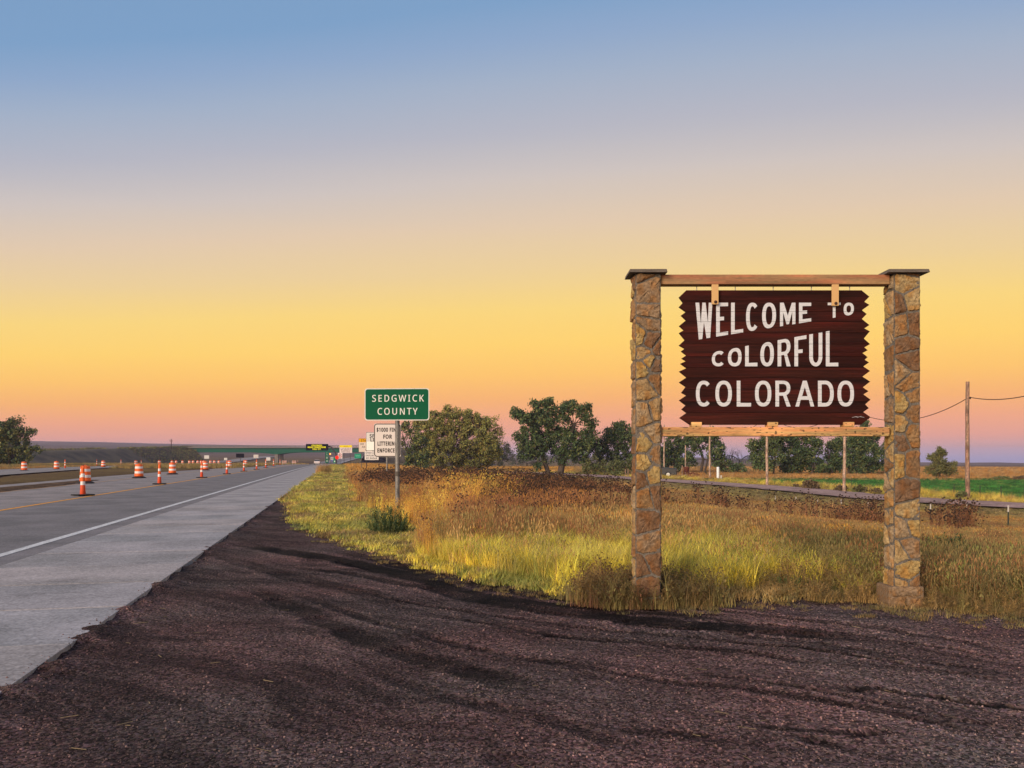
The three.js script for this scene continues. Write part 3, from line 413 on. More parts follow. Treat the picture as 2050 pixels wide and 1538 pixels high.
  part('scribble', [[1818, 1392, 60, 0.2], [1850, 1394, 30, -0.4], [1880, 1390, 36, 0.3], [1905, 1394, 40, -0.15]].map(([u, v, l, r]) => { const q = box(bx(zz(u + l)) - bx(zz(u)), 0.0025, 0.003); q.rotateZ(r); return q.translate(bx(zz(u + l / 2)), by(zy(v)), -(BD - SD) + 0.002); }), letterMat, board);
}
shade(welcome);
// ---------------------------------------------------------------- road signs
function faceTex(w, h, draw) { const c = document.createElement('canvas'); c.width = w; c.height = h; const g = c.getContext('2d'); draw(g, w, h); const t = new THREE.CanvasTexture(c); t.colorSpace = THREE.SRGBColorSpace; t.magFilter = THREE.LinearFilter; return t; }
function rrect(w, h, r) { const s = new THREE.Shape(), x = -w / 2, y = -h / 2; s.moveTo(x + r, y); s.lineTo(x + w - r, y); s.absarc(x + w - r, y + r, r, -Math.PI / 2, 0); s.lineTo(x + w, y + h - r); s.absarc(x + w - r, y + h - r, r, 0, Math.PI / 2); s.lineTo(x + r, y + h); s.absarc(x + r, y + h - r, r, Math.PI / 2, Math.PI); s.lineTo(x, y + r); s.absarc(x + r, y + r, r, Math.PI, Math.PI * 1.5); return s; }
const alu = mat(new THREE.Color().setRGB(0.42, 0.42, 0.42), 0.55, { metalness: 0.5 }), galv = mat(new THREE.Color().setRGB(0.62, 0.61, 0.62), 0.6, { metalness: 0.35, map: grainTex }), darkPost = mat(new THREE.Color().setRGB(0.10, 0.085, 0.075), 0.75, { metalness: 0.2 });
function faceGeo(shape) { const g = new THREE.ShapeGeometry(shape, 8); g.computeBoundingBox(); const { min, max } = g.boundingBox, p = g.attributes.position, u = g.attributes.uv; for (let i = 0; i < p.count; i++) u.setXY(i, (p.getX(i) - min.x) / (max.x - min.x), (p.getY(i) - min.y) / (max.y - min.y)); return g; }
function plate(parent, shape, tex, x, y, z = 0, name = 'sign_panel') {
  const back = new THREE.ExtrudeGeometry(shape, { depth: 0.006, bevelEnabled: false }).translate(x, y, z - 0.006); const b = part(name, back, alu, parent);
  part('sign_face', faceGeo(shape).translate(x, y, z + 0.003), new THREE.MeshPhysicalMaterial({ map: tex, roughness: 0.75, specularIntensity: 0.35 }), b); return b;
}
const channel = (x, y0, y1, z = -0.03) => [box(0.045, y1 - y0, 0.006, x, (y0 + y1) / 2, z - 0.022), box(0.006, y1 - y0, 0.03, x - 0.022, (y0 + y1) / 2, z), box(0.006, y1 - y0, 0.03, x + 0.022, (y0 + y1) / 2, z)];
function letters(g, text, x, y, size, color, spread = 0, squeeze = 1, heavy = 0.035) { g.font = size + 'px sans-serif'; g.fillStyle = g.strokeStyle = color; g.lineWidth = size * heavy; g.lineJoin = 'round'; g.textBaseline = 'middle'; const ws = [...text].map((c) => g.measureText(c).width * squeeze + spread), total = ws.reduce((a, b) => a + b, 0) - spread; let at = x - total / 2; [...text].forEach((c, i) => { g.save(); g.translate(at, y); g.scale(squeeze, 1); g.textAlign = 'left'; g.fillText(c, 0, 0); g.strokeText(c, 0, 0); g.restore(); at += ws[i]; }); }
const wear = (g, w, h, seed, n, col) => { const r = rng(seed); g.fillStyle = col; for (let i = 0; i < n; i++) g.fillRect(r() * w, r() * h, 1 + r() * 5, 1 + r() * 2); };
function roadSign(name, label, d, pxBox, turn, make, group) {
  const [x0, x1, y0, y1] = pxBox, w = (x1 - x0) / FOC * d, h = (y1 - y0) / FOC * d, x = X((x0 + x1) / 2, d), gy = land(x, d), t = thing(name, label, 'road sign', group, [x, gy, -d], turn);
  make(t, w, h, Y((y0 + y1) / 2, d) - gy); return shade(t);
}
roadSign('county_sign', 'green county name sign on a single round post in the grass', 20.2, [729, 860, 777.5, 842], -0.06, (t, w, h, y) => {
  plate(t, rrect(w, h, 0.07), faceTex(1024, 512, (g, W2, H2) => { g.fillStyle = '#d9d6d2'; g.fillRect(0, 0, W2, H2); g.fillStyle = '#04563a'; g.beginPath(); g.roundRect(14, 14, W2 - 28, H2 - 28, 40); g.fill(); letters(g, 'SEDGWICK', W2 / 2 + 14, 160, 146, '#e2dfdb', 22, 0.95, 0.012); letters(g, 'COUNTY', W2 / 2 + 6, 368, 146, '#e2dfdb', 22, 0.95, 0.012); wear(g, W2, 16, 4, 60, '#7e6a4c'); wear(g, W2, H2, 5, 90, 'rgba(8,80,50,0.6)'); }), 0, y);
  const px = X(794.5, 20.2) - X(794.5, 20.2) + (794.5 - 794.5) / FOC; part('post', cyl(0.058, 0.058, y - h / 2 + 0.3, 16, px, -0.3, -0.07), galv, t);
  part('bracket', [box(0.5, 0.05, 0.03, 0, y + 0.2, -0.025), box(0.5, 0.05, 0.03, 0, y - 0.2, -0.025)], galv, t); part('post_collar', cyl(0.066, 0.066, 0.12, 16, px, 1.0, -0.07), darkPost, t);
});
roadSign('litter_sign', 'white littering fine sign with dark border behind the county sign post', 40, [748.5, 802.5, 848, 915], -0.03, (t, w, h, y) => {
  plate(t, rrect(w, h, 0.1), faceTex(512, 640, (g, W2, H2) => { g.fillStyle = '#dcd3cf'; g.fillRect(0, 0, W2, H2); g.strokeStyle = '#1c1512'; g.lineWidth = 15; g.beginPath(); g.roundRect(11, 11, W2 - 22, H2 - 22, 50); g.stroke(); ['$1000 FINE', 'FOR', 'LITTERING', 'ENFORCED'].forEach((s, i) => letters(g, s, W2 / 2, 122 + i * 132, 98, '#1c120e', 5, i === 1 ? 0.88 : 0.74, 0.09)); wear(g, W2, H2, 8, 60, 'rgba(200,190,180,0.8)'); }), 0, y);
  part('post', cyl(0.045, 0.045, y + 0.2, 12, -0.03, -0.3, -0.06), galv, t);
});
roadSign('speed_limit_sign', 'white speed limit sign half hidden behind the littering sign', 61, [732.5, 774, 865.5, 902.5], -0.03, (t, w, h, y) => {
  plate(t, rrect(w, h, 0.06), faceTex(512, 456, (g, W2, H2) => { g.fillStyle = '#d8d4d2'; g.fillRect(0, 0, W2, H2); g.strokeStyle = '#3b3531'; g.lineWidth = 7; g.strokeRect(6, 6, W2 - 12, H2 - 12); letters(g, 'SPEED', W2 / 2, 92, 112, '#1b1716', 8, 0.95, 0.08); letters(g, 'LIMIT', W2 / 2, 186, 112, '#1b1716', 8, 0.95, 0.08); g.fillStyle = '#f4f3ee'; g.fillRect(12, 232, W2 - 24, 212); g.fillStyle = '#777'; g.fillRect(60, 380, 8, 8); g.fillRect(60, 268, 8, 8); }), 0, y);
  for (const px of [-0.75, 0.2]) part('post', channel(px, -0.3, y + h / 2 - 0.05), darkPost, t);
});
roadSign('radar_sign', 'small white radar enforcement sign below the speed limit sign', 60.9, [730, 758, 903.6, 921], -0.03, (t, w, h, y) => plate(t, rrect(w, h, 0.03), faceTex(512, 320, (g, W2, H2) => { g.fillStyle = '#dfd9d8'; g.fillRect(0, 0, W2, H2); ['SPEED LIMIT', 'ENFORCED', 'BY RADAR'].forEach((s, i) => letters(g, s, W2 / 2, 62 + i * 98, 86, '#1b1717', 4, i ? 0.98 : 0.84)); }), 0, y));
roadSign('law_sign', 'white and yellow law sign partly behind the speed limit sign', 85, [717.8, 745, 877.8, 905.5], -0.03, (t, w, h, y) => {
  plate(t, rrect(w, h, 0.04), faceTex(512, 512, (g, W2, H2) => { g.fillStyle = '#d8c8bd'; g.fillRect(0, 0, W2, H2); g.fillStyle = '#e0a416'; g.fillRect(8, 8, W2 - 16, 136); g.strokeStyle = '#3a2a1c'; g.lineWidth = 8; g.strokeRect(5, 5, W2 - 10, H2 - 10); letters(g, 'STATE', W2 / 2 - 10, 80, 108, '#2b2114', 8, 1); letters(g, 'DO', 130, 212, 92, '#4a3a34', 6, 1); letters(g, 'AN', 190, 318, 92, '#4a3a34', 6, 1); letters(g, 'V', 275, 424, 92, '#4a3a34', 6, 1); }), 0, y);
  part('post', channel(-0.42, -0.3, y + h / 2 - 0.05), galv, t);
});
roadSign('notice_sign', 'wide white notice sign with yellow header near the overpass', 130, [679.5, 704.8, 891.5, 907], -0.05, (t, w, h, y) => {
  plate(t, rrect(w, h, 0.04), faceTex(512, 320, (g, W2, H2) => { g.fillStyle = '#dccdcf'; g.fillRect(0, 0, W2, H2); g.fillStyle = '#e6cf12'; g.fillRect(0, 0, W2, 92); const r = rng(9); g.fillStyle = '#8c7a10'; for (let i = 0; i < 6; i++) g.fillRect(170 + i * 30, 38, 18, 26); g.fillStyle = '#6d5f62'; for (let k = 0; k < 4; k++) for (let x = 34 + k * 14; x < W2 - 40 - k * 14;) { const l = 10 + r() * 34; g.fillRect(x, 110 + k * 52, l, 26); x += l + 7 + (r() > 0.75 ? 18 : 0); } }), 0, y);
  for (const px of [-0.3, 0.72]) part('post', channel(px, -0.3, y + h / 2 - 0.05), darkPost, t);
});
roadSign('mile_marker', 'narrow green mile marker on a thin post beside the shoulder', 76, [651.5, 657.3, 904.5, 927], 0.45, (t, w, h, y) => {
  plate(t, rrect(w * 1.1, h, 0.03), faceTex(128, 448, (g, W2, H2) => { g.fillStyle = '#0e6b52'; g.fillRect(0, 0, W2, H2); g.fillStyle = '#9fc0ae'; g.fillRect(34, 26, 60, 14); ['1', '8', '4'].forEach((s, i) => letters(g, s, W2 / 2, 118 + i * 125, 112, '#dfe6df', 0, 1)); }), 0, y);
  part('post', channel(0, -0.3, y + h / 2 - 0.05), darkPost, t);
});
roadSign('exit_sign', 'small green guide sign right of the yellow headed notice', 150, [709.5, 723, 908.5, 918], -0.1, (t, w, h, y) => {
  plate(t, rrect(w, h, 0.05), faceTex(256, 160, (g, W2, H2) => { g.fillStyle = '#12866a'; g.fillRect(0, 0, W2, H2); g.fillStyle = '#7fc3a8'; for (let i = 0; i < 5; i++) g.fillRect(40 + i * 36, 40 + (i % 2) * 10, 22, 26); for (let i = 0; i < 4; i++) g.fillRect(60 + i * 38, 100, 24, 18); }), 0, y);
  for (const px of [-0.4, 0.4]) part('post', channel(px, -0.3, y + h / 2 - 0.05), galv, t);
});
roadSign('prohibition_sign', 'square white sign with red ring and slash by the red disc', 142, [676.3, 685.3, 907.2, 918.2], -0.1, (t, w, h, y) => {
  plate(t, rrect(w, h, 0.05), faceTex(256, 256, (g, W2, H2) => { g.fillStyle = '#e6dcdc'; g.fillRect(0, 0, W2, H2); g.strokeStyle = '#25191a'; g.lineWidth = 30; g.beginPath(); g.moveTo(100, 190); g.lineTo(100, 110); g.quadraticCurveTo(128, 60, 156, 110); g.stroke(); g.strokeStyle = '#a8262c'; g.lineWidth = 26; g.beginPath(); g.arc(128, 128, 96, 0, 7); g.stroke(); g.beginPath(); g.moveTo(62, 62); g.lineTo(194, 194); g.stroke(); }), 0, y);
  part('post', channel(0, -0.3, y + h / 2 - 0.05), galv, t);
});
roadSign('warning_disc', 'round bright red disc on a post left of the ringed sign', 140, [670.8, 678.4, 911.8, 920.4], -0.1, (t, w, h, y) => {
  const s = new THREE.Shape(); s.absarc(0, 0, w / 2, 0, Math.PI * 2); plate(t, s, faceTex(64, 64, (g) => { g.fillStyle = '#ff2a12'; g.fillRect(0, 0, 64, 64); }), 0, y); part('post', channel(0, -0.3, y + h / 2 - 0.05), galv, t);
});
roadSign('service_sign', 'small white sign with blue foot left of the red disc', 170, [661.8, 667, 915.4, 923.5], -0.1, (t, w, h, y) => { plate(t, rrect(w, h, 0.04), faceTex(64, 96, (g) => { g.fillStyle = '#c9c4c6'; g.fillRect(0, 0, 64, 96); g.fillStyle = '#2b3a8c'; g.fillRect(0, 72, 64, 24); g.fillStyle = '#7c8f86'; g.fillRect(12, 10, 40, 50); }), 0, y); part('post', channel(0, -0.3, y + h / 2 - 0.05), galv, t); });
roadSign('direction_sign', 'small green sign with white mark below the red disc', 165, [667.4, 671.4, 916.4, 927], -0.1, (t, w, h, y) => { plate(t, rrect(w, h, 0.04), faceTex(64, 128, (g) => { g.fillStyle = '#0c7d5e'; g.fillRect(0, 0, 64, 128); g.fillStyle = '#e6ecea'; g.fillRect(30, 74, 22, 34); }), 0, y); part('post', channel(0, -0.3, y + h / 2 - 0.05), galv, t); });
const blackMat = new THREE.MeshPhysicalMaterial({ color: new THREE.Color().setRGB(0.006, 0.006, 0.01), roughness: 0.9, specularIntensity: 0.12 });
// lit message board on a curved mast
{
  const d = 250, x = X(671, d), gy = land(x, d), t = thing('message_board', 'black electronic message board with yellow lit words on a curved arm', 'message board', null, [x, gy, -d]);
  const w = 43.5 / FOC * d, h = 13.2 / FOC * d, cx = X(634, d) - x, cy = Y(895.6, d) - gy;
  part('cabinet', rbox(w, h, 1.0, 0.06, cx, cy, -0.5), blackMat, t);
  const tex = faceTex(512, 156, (g, W2, H2) => { g.fillStyle = '#000'; g.fillRect(0, 0, W2, H2); ['COLORADO', 'ROAD CONDITIONS', 'CALL 511'].forEach((s, i) => letters(g, s, W2 / 2, 30 + i * 48, 50, '#ffe61a', 5, 0.84, 0.12)); });
  part('screen', new THREE.PlaneGeometry(w - 0.2, h - 0.2).translate(cx, cy, 0.012), new THREE.MeshPhysicalMaterial({ specularIntensity: 0.1, color: new THREE.Color().setRGB(0.004, 0.004, 0.006), emissive: new THREE.Color(1, 1, 1), emissiveMap: tex, emissiveIntensity: 1.1, roughness: 0.8 }), t);
  const c = new THREE.CatmullRomCurve3([[cx + 2.2, cy + 0.3, -1.2], [cx + 4.2, cy + 0.1, -1.2], [-1.0, cy - 0.7, -1.2], [-0.1, cy - 2.2, -1.2], [0, -0.3, -1.2]].map((p) => new THREE.Vector3(...p)));
  part('curved_mast', new THREE.TubeGeometry(c, 30, 0.22, 10), mat(new THREE.Color().setRGB(0.04, 0.035, 0.035), 0.7), t);
  const lamp = thing('warning_light', 'small glowing orange warning light beside the message board mast', 'warning light', null, [X(661.3, 240), land(X(661.3, 240), 240), -240]), ly = Y(909, 240) - land(X(661.3, 240), 240);
  part('post', cyl(0.05, 0.05, ly + 0.2, 8, 0, -0.3, 0), darkPost, lamp); part('lamp', new THREE.SphereGeometry(0.22, 12, 10).translate(0, ly, 0.1), new THREE.MeshStandardMaterial({ color: rgb(255, 150, 60), emissive: rgb(255, 170, 90), emissiveIntensity: 1.3 }), lamp);
  const pl = new THREE.PointLight(rgb(255, 150, 60), 3); pl.name = 'warning_lamp'; pl.position.set(X(661.3, 240), Y(909, 240), -240 + 0.5); pl.castShadow = true; scene.add(pl);
}
// ---------------------------------------------------------------- drums and tall cones
const fluor = mat(new THREE.Color().setRGB(0.86, 0.13, 0.012), 0.55), fluorDeep = mat(new THREE.Color().setRGB(0.72, 0.075, 0.014), 0.6), whiteBand = mat(new THREE.Color().setRGB(0.78, 0.76, 0.77), 0.45), rubber = mat(new THREE.Color().setRGB(0.018, 0.017, 0.018), 0.85);
const lathe = (pts, n = 28) => new THREE.LatheGeometry(pts.map(([r, y]) => new THREE.Vector2(r, y)), n);
function makeDrum() {
  const t = thing('traffic_drum', '', 'traffic drum', 'orange and white traffic drums along the closed lanes');
  const body = part('drum_body', lathe([[0.001, 0.1], [0.285, 0.1], [0.288, 0.16], [0.28, 0.3], [0.272, 0.305], [0.272, 0.47], [0.262, 0.475], [0.262, 0.635], [0.252, 0.64], [0.252, 0.8], [0.243, 0.805], [0.24, 0.915], [0.22, 0.945], [0.12, 0.95], [0.001, 0.95]]), fluor, t);
  for (const [r, y] of [[0.2765, 0.312], [0.2565, 0.648]]) part('reflective_band', lathe([[r - 0.004, y], [r, y + 0.004], [r - 0.001, y + 0.146], [r - 0.005, y + 0.15]]), whiteBand, body);
  part('rubber_base', lathe([[0.2, 0.0], [0.47, 0.0], [0.46, 0.03], [0.36, 0.085], [0.30, 0.1], [0.2, 0.1]]), rubber, t);
  part('handle', new THREE.TorusGeometry(0.055, 0.018, 8, 14, Math.PI).translate(0, 0.95, 0), fluor, t);
  return t;
}
function makeCone() {
  const t = thing('channelizer_cone', '', 'traffic cone', 'tall slim traffic cones along the yellow line');
  const r = (y) => lerp(0.10, 0.056, y / 1.05), body = part('cone_body', lathe([[0.001, 0.03], [r(0) + 0.004, 0.03], [r(0.4), 0.395], [r(0.4) - 0.002, 0.4], [0.001, 0.4]], 20), fluorDeep, t);
  part('cone_top', lathe([[0.001, 0.4], [r(0.4) - 0.001, 0.4], [r(1.02), 1.02], [0.045, 1.05], [0.001, 1.05]], 20), fluor, body);
  for (const y of [0.4, 0.7]) part('reflective_band', lathe([[r(y) - 0.001, y + 0.002], [r(y) + 0.003, y + 0.006], [r(y + 0.14) + 0.003, y + 0.136], [r(y + 0.14) - 0.001, y + 0.14]], 20), whiteBand, body);
  part('handle', [new THREE.TorusGeometry(0.05, 0.016, 8, 14).translate(0, 1.09, 0), cyl(0.03, 0.03, 0.03, 10, 0, 1.04, 0)], fluor, t);
  part('rubber_base', rbox(0.62, 0.055, 0.62, 0.02, 0, 0.03, 0), rubber, t);
  return t;
}
const groundHit = (px, py) => { let d = Math.min(420, flatD(py)); for (let i = 0; i < 60; i++) { const want = flatD(py, land(X(px, d), d)); d = lerp(d, clamp(want, 10, 420), 0.4); } return d; };
{
  const drum0 = makeDrum(), cone0 = makeCone(); let firstD = true, firstC = true; const r = rng(8);
  const put = (proto, first, px, py, label, group, dd) => { const d = dd ?? groundHit(px, py), x = X(px, d), at = [x, land(x, d) + 0.012, -d]; let o = proto; if (first) { o.position.set(...at); o.rotation.y = r() * 6; o.userData.label = label; } else o = copyOf(proto, label, at, proto === cone0 ? RA + (r() - 0.5) * 0.5 : r() * 6); if (group) o.userData.group = group; return o; };
  const cones = [[165.5, 993, 'nearest tall cone, right in front of a drum on the yellow line'], [319, 970, 'second nearest tall cone, standing right of a lone drum'], [403.5, 957, 'third nearest tall cone, just left of the paired drum'], [454, 949.5, 'fourth nearest tall cone, with a drum at its right'], [488, 944, 'fifth nearest tall cone, overlapping a drum at its right'], [513.6, 940.3, 'sixth tall cone along the yellow line counted from the nearest'], [532, 937, 'seventh tall cone along the yellow line counted from the nearest'], [547.6, 933.8, 'eighth tall cone along the yellow line, left of the bridge pier'], [560.5, 931.3, 'ninth tall cone along the yellow line, right of the bridge pier'], [570.7, 929.3, 'tenth tall cone along the yellow line counted from the nearest'], [578, 927.8, 'eleventh tall cone along the yellow line, near its far end'], [585.5, 926.6, 'next to last tall cone at the far end of the line'], [596, 925.8, 'farthest tall cone at the end of the yellow line']];
  for (const [px, py, l] of cones) { put(cone0, firstC, px, py, l); firstC = false; }
  const far = 'tall slim cones on the far carriageway';
  for (const [px, py, l] of [[130, 938.3, 'tall cone on the far carriageway beside the second drum from the left'], [193.5, 934, 'tall cone on the far carriageway left of the third far drum'], [242, 931.3, 'tall cone on the far carriageway between the third and fourth drums'], [282.5, 930, 'tall cone on the far carriageway above the lone near drum']]) put(cone0, false, px, py, l, far);
  for (const [px, py, l] of [[170.5, 968, 'nearest drum, half hidden behind the nearest tall cone'], [278, 957.4, 'lone drum standing between the two nearest tall cones'], [345, 950, 'drum right of the second tall cone on the closed lane'], [411, 941.8, 'drum just right of the third tall cone'], [459.5, 937, 'drum just right of the fourth tall cone'], [492, 933, 'drum just right of the fifth tall cone']]) { put(drum0, firstD, px, py, l); firstD = false; }
  const fd = 'traffic drums on the far carriageway';
  for (const [px, py, l] of [[48, 943.3, 'leftmost drum, on the far carriageway near the dark tree'], [113, 940.6, 'second drum from the left on the far carriageway'], [206.5, 936, 'third drum from the left on the far carriageway'], [272, 933, 'fourth drum from the left on the far carriageway']]) put(drum0, false, px, py, l, fd);
  for (const px of [319, 344.5, 352.5, 365.5, 379, 386.5, 395.6, 402.4, 407.6, 421, 429, 438]) put(drum0, false, px, 924, 'tiny distant drum in the row below the overpass', 'distant drums in a row below the overpass', px < 350 ? 150 : 178);
}
let bankCurve;
// ---------------------------------------------------------------- overpass
{
  const d = 350, x = X(553, d), t = thing('overpass', 'green steel girder overpass spanning the highway in the distance', 'bridge', null, [x, 0, -d]), P = (px) => X(px, d) - x, Q = (py) => Y(py, d);
  const s = new THREE.Shape(), x0 = P(366), x1 = P(742), top = Q(897.2), bot = Q(905.8), dip = Q(909.6);
  s.moveTo(x0, top); s.lineTo(x1, top); s.lineTo(x1, bot); s.lineTo(P(620), bot); s.quadraticCurveTo(P(575), bot, P(557), dip); s.lineTo(P(549), dip); s.quadraticCurveTo(P(520), bot, P(480), bot); s.lineTo(x0, bot);
  const green = new THREE.MeshPhysicalMaterial({ color: new THREE.Color().setRGB(0.012, 0.10, 0.065), roughness: 0.8, specularIntensity: 0.2 });
  for (const z of [0, -3, -6, -9]) part('girder', new THREE.ExtrudeGeometry(s, { depth: 0.25, bevelEnabled: false }).translate(0, 0, z - 0.25), green, t);
  part('girder_flange', [box(x1 - x0, 0.08, 0.6, (x0 + x1) / 2, bot - 0.04 + 0.1, -0.12)], green, t);
  const conc = mat(new THREE.Color().setRGB(0.55, 0.50, 0.48), 0.9, { map: grainTex });
  part('deck', box(x1 - x0 + 6, Q(895.4) - top - 0.004, 11, (x0 + x1) / 2, (Q(895.4) + top) / 2, -4.6), conc, t);
  const rail = mat(new THREE.Color().setRGB(0.14, 0.12, 0.12), 0.7), posts = []; for (let k = 0; k <= 40; k++) posts.push(box(0.16, 0.75, 0.14, lerp(x0, x1, k / 40), Q(895.4) + 0.375, 0.6)); part('railing_posts', posts, rail, t).userData.kind = 'stuff';
  for (const z of [0.62, -9.8]) part('railing', [box(x1 - x0, 0.12, 0.08, (x0 + x1) / 2, Q(895.4) + 0.75, z + 0.12), box(x1 - x0, 0.1, 0.08, (x0 + x1) / 2, Q(895.4) + 0.4, z + 0.12)], rail, t);
  const gy = land(x, d); for (const z of [-1, -8]) part('pier', [rbox(1.5, dip - gy + 0.6, 1.6, 0.1, 0, (dip + gy - 0.6) / 2, z)], conc, t);
  for (const px of [366, 742]) part('abutment', rbox(2.6, 5.4, 10.5, 0.1, P(px) + (px < 500 ? -0.8 : 0.8), top - 2.7, -4.6), conc, t);
  shade(t);
  // approach banks of earth
  const bank = (pts, wide) => {
    const c = new THREE.CatmullRomCurve3(pts.map((p) => new THREE.Vector3(...p)), false, 'centripetal'), pos = [], uv = [], col = [], idx = [], n = 90, m = 18;
    for (let i = 0; i <= n; i++) { const p = c.getPoint(i / n), tg = c.getTangent(i / n), nx = -tg.z, nz = tg.x, l = Math.hypot(nx, nz); for (let k = 0; k <= m; k++) { const v = k / m * 2 - 1, flat = 5, off = v * wide, q = Math.abs(off) < flat ? 1 : 1 - (Math.abs(off) - flat) / (wide - flat), xx = p.x + nx / l * off, zz = p.z + nz / l * off, g = land(xx, -zz); pos.push(xx, lerp(g - 0.6, p.y, Math.pow(q, 0.85)) + 0.35 * fbm(xx * 0.15, zz * 0.15, 3) * (q < 1 ? 1 : 0.2), zz); uv.push(xx, zz); const e = 0.8 + fbm(xx * 0.12, zz * 0.12, 4) * 1.0; col.push(0.125 * e, 0.098 * e, 0.052 * e); } }
    for (let i = 0; i < n; i++) for (let k = 0; k < m; k++) { const a = i * (m + 1) + k, b = a + m + 1; idx.push(a, a + 1, b, a + 1, b + 1, b); }
    const g = new THREE.BufferGeometry(); g.setAttribute('position', new THREE.Float32BufferAttribute(pos, 3)); g.setAttribute('uv', new THREE.Float32BufferAttribute(uv, 2)); g.setAttribute('color', new THREE.Float32BufferAttribute(col, 3)); g.setIndex(idx); g.computeVertexNormals();
    const o = struct('embankment', g, new THREE.MeshStandardMaterial({ vertexColors: true, map: soilTex, roughness: 1, side: THREE.DoubleSide })); return { c, o };
  };
  const top2 = Q(895.6);
  bankCurve = bank([[X(364, 350), top2, -354.6], [X(300, 335), top2 - 0.3, -345], [X(200, 300), Y(898, 300), -310], [X(60, 250), Y(903, 250), -255], [X(-120, 210), Y(907, 210), -215]], 17).c;
  bank([[X(744, 350), top2, -354.6], [X(800, 360), Y(897, 360), -362], [X(950, 400), Y(905, 400), -402]], 15);
}
// road works boards below the overpass
for (const [x0, x1, y0, y1, d, l, c] of [[409, 418.2, 911.8, 918.6, 205, 'white blank board left of the black board below the overpass', [0.7, 0.68, 0.68]], [448.5, 454.6, 916.8, 921.4, 190, 'smallest white board standing between the drums below the overpass', [0.7, 0.68, 0.66]], [507.6, 517, 910.5, 917.4, 210, 'white board between the black board and the bridge pier', [0.72, 0.66, 0.62]], [533, 541, 915.8, 922.4, 190, 'white board standing just left of the bridge pier', [0.74, 0.72, 0.72]]])
  roadSign('work_board', l, d, [x0, x1, y0, y1], RA, (t, w, h, y) => { part('board', rbox(w, h, 0.05, 0.02, 0, y, 0), mat(new THREE.Color().setRGB(...c), 0.6), t); for (const s of [-0.3, 0.3]) part('post', box(0.06, y + h * 0.4 + 0.2, 0.06, w * s, (y + h * 0.4 - 0.2) / 2, -0.06), darkPost, t); }, 'boards of the road works');
roadSign('arrow_board', 'black panelled trailer board below the overpass', 205, [472.5, 488.5, 908.3, 916.2], RA - 0.2, (t, w, h, y) => {
  part('board', rbox(w, h, 0.12, 0.03, 0, y, 0), blackMat, t); part('mast', [box(0.12, y + 0.2, 0.12, 0, (y - 0.2) / 2, -0.14)], darkPost, t); part('trailer', [rbox(1.5, 0.3, 1.8, 0.05, 0, 0.55, -0.5)], darkPost, t);
  for (const s of [-0.75, 0.75]) part('wheel', new THREE.CylinderGeometry(0.3, 0.3, 0.16, 16).rotateZ(Math.PI / 2).translate(s, 0.3, -0.5), rubber, t);
});
for (const [px, py, d, l] of [[569, 929, 165, 'striped barricade near the far cones, left one'], [588.5, 926.5, 180, 'wide striped barricade between the farthest tall cones']]) {
  const x = X(px, d), t = thing('barricade', l, 'barricade', 'striped barricades among the far cones', [x, land(x, d), -d], RA);
  const tex = faceTex(128, 16, (g) => { for (let i = 0; i < 12; i++) { g.fillStyle = i % 2 ? '#e8701e' : '#e8e2e0'; g.fillRect(i * 11, 0, 11, 16); } }); for (const y of [0.45, 0.8]) part('rail', box(0.9, 0.16, 0.03, 0, y, 0), mat(new THREE.Color(1, 1, 1), 0.5, { map: tex }), t); for (const s of [-0.35, 0.35]) part('leg', [box(0.05, 0.95, 0.05, s, 0.48, -0.05), box(0.06, 0.06, 0.9, s, 0.05, -0.05)], alu, t); shade(t);
}
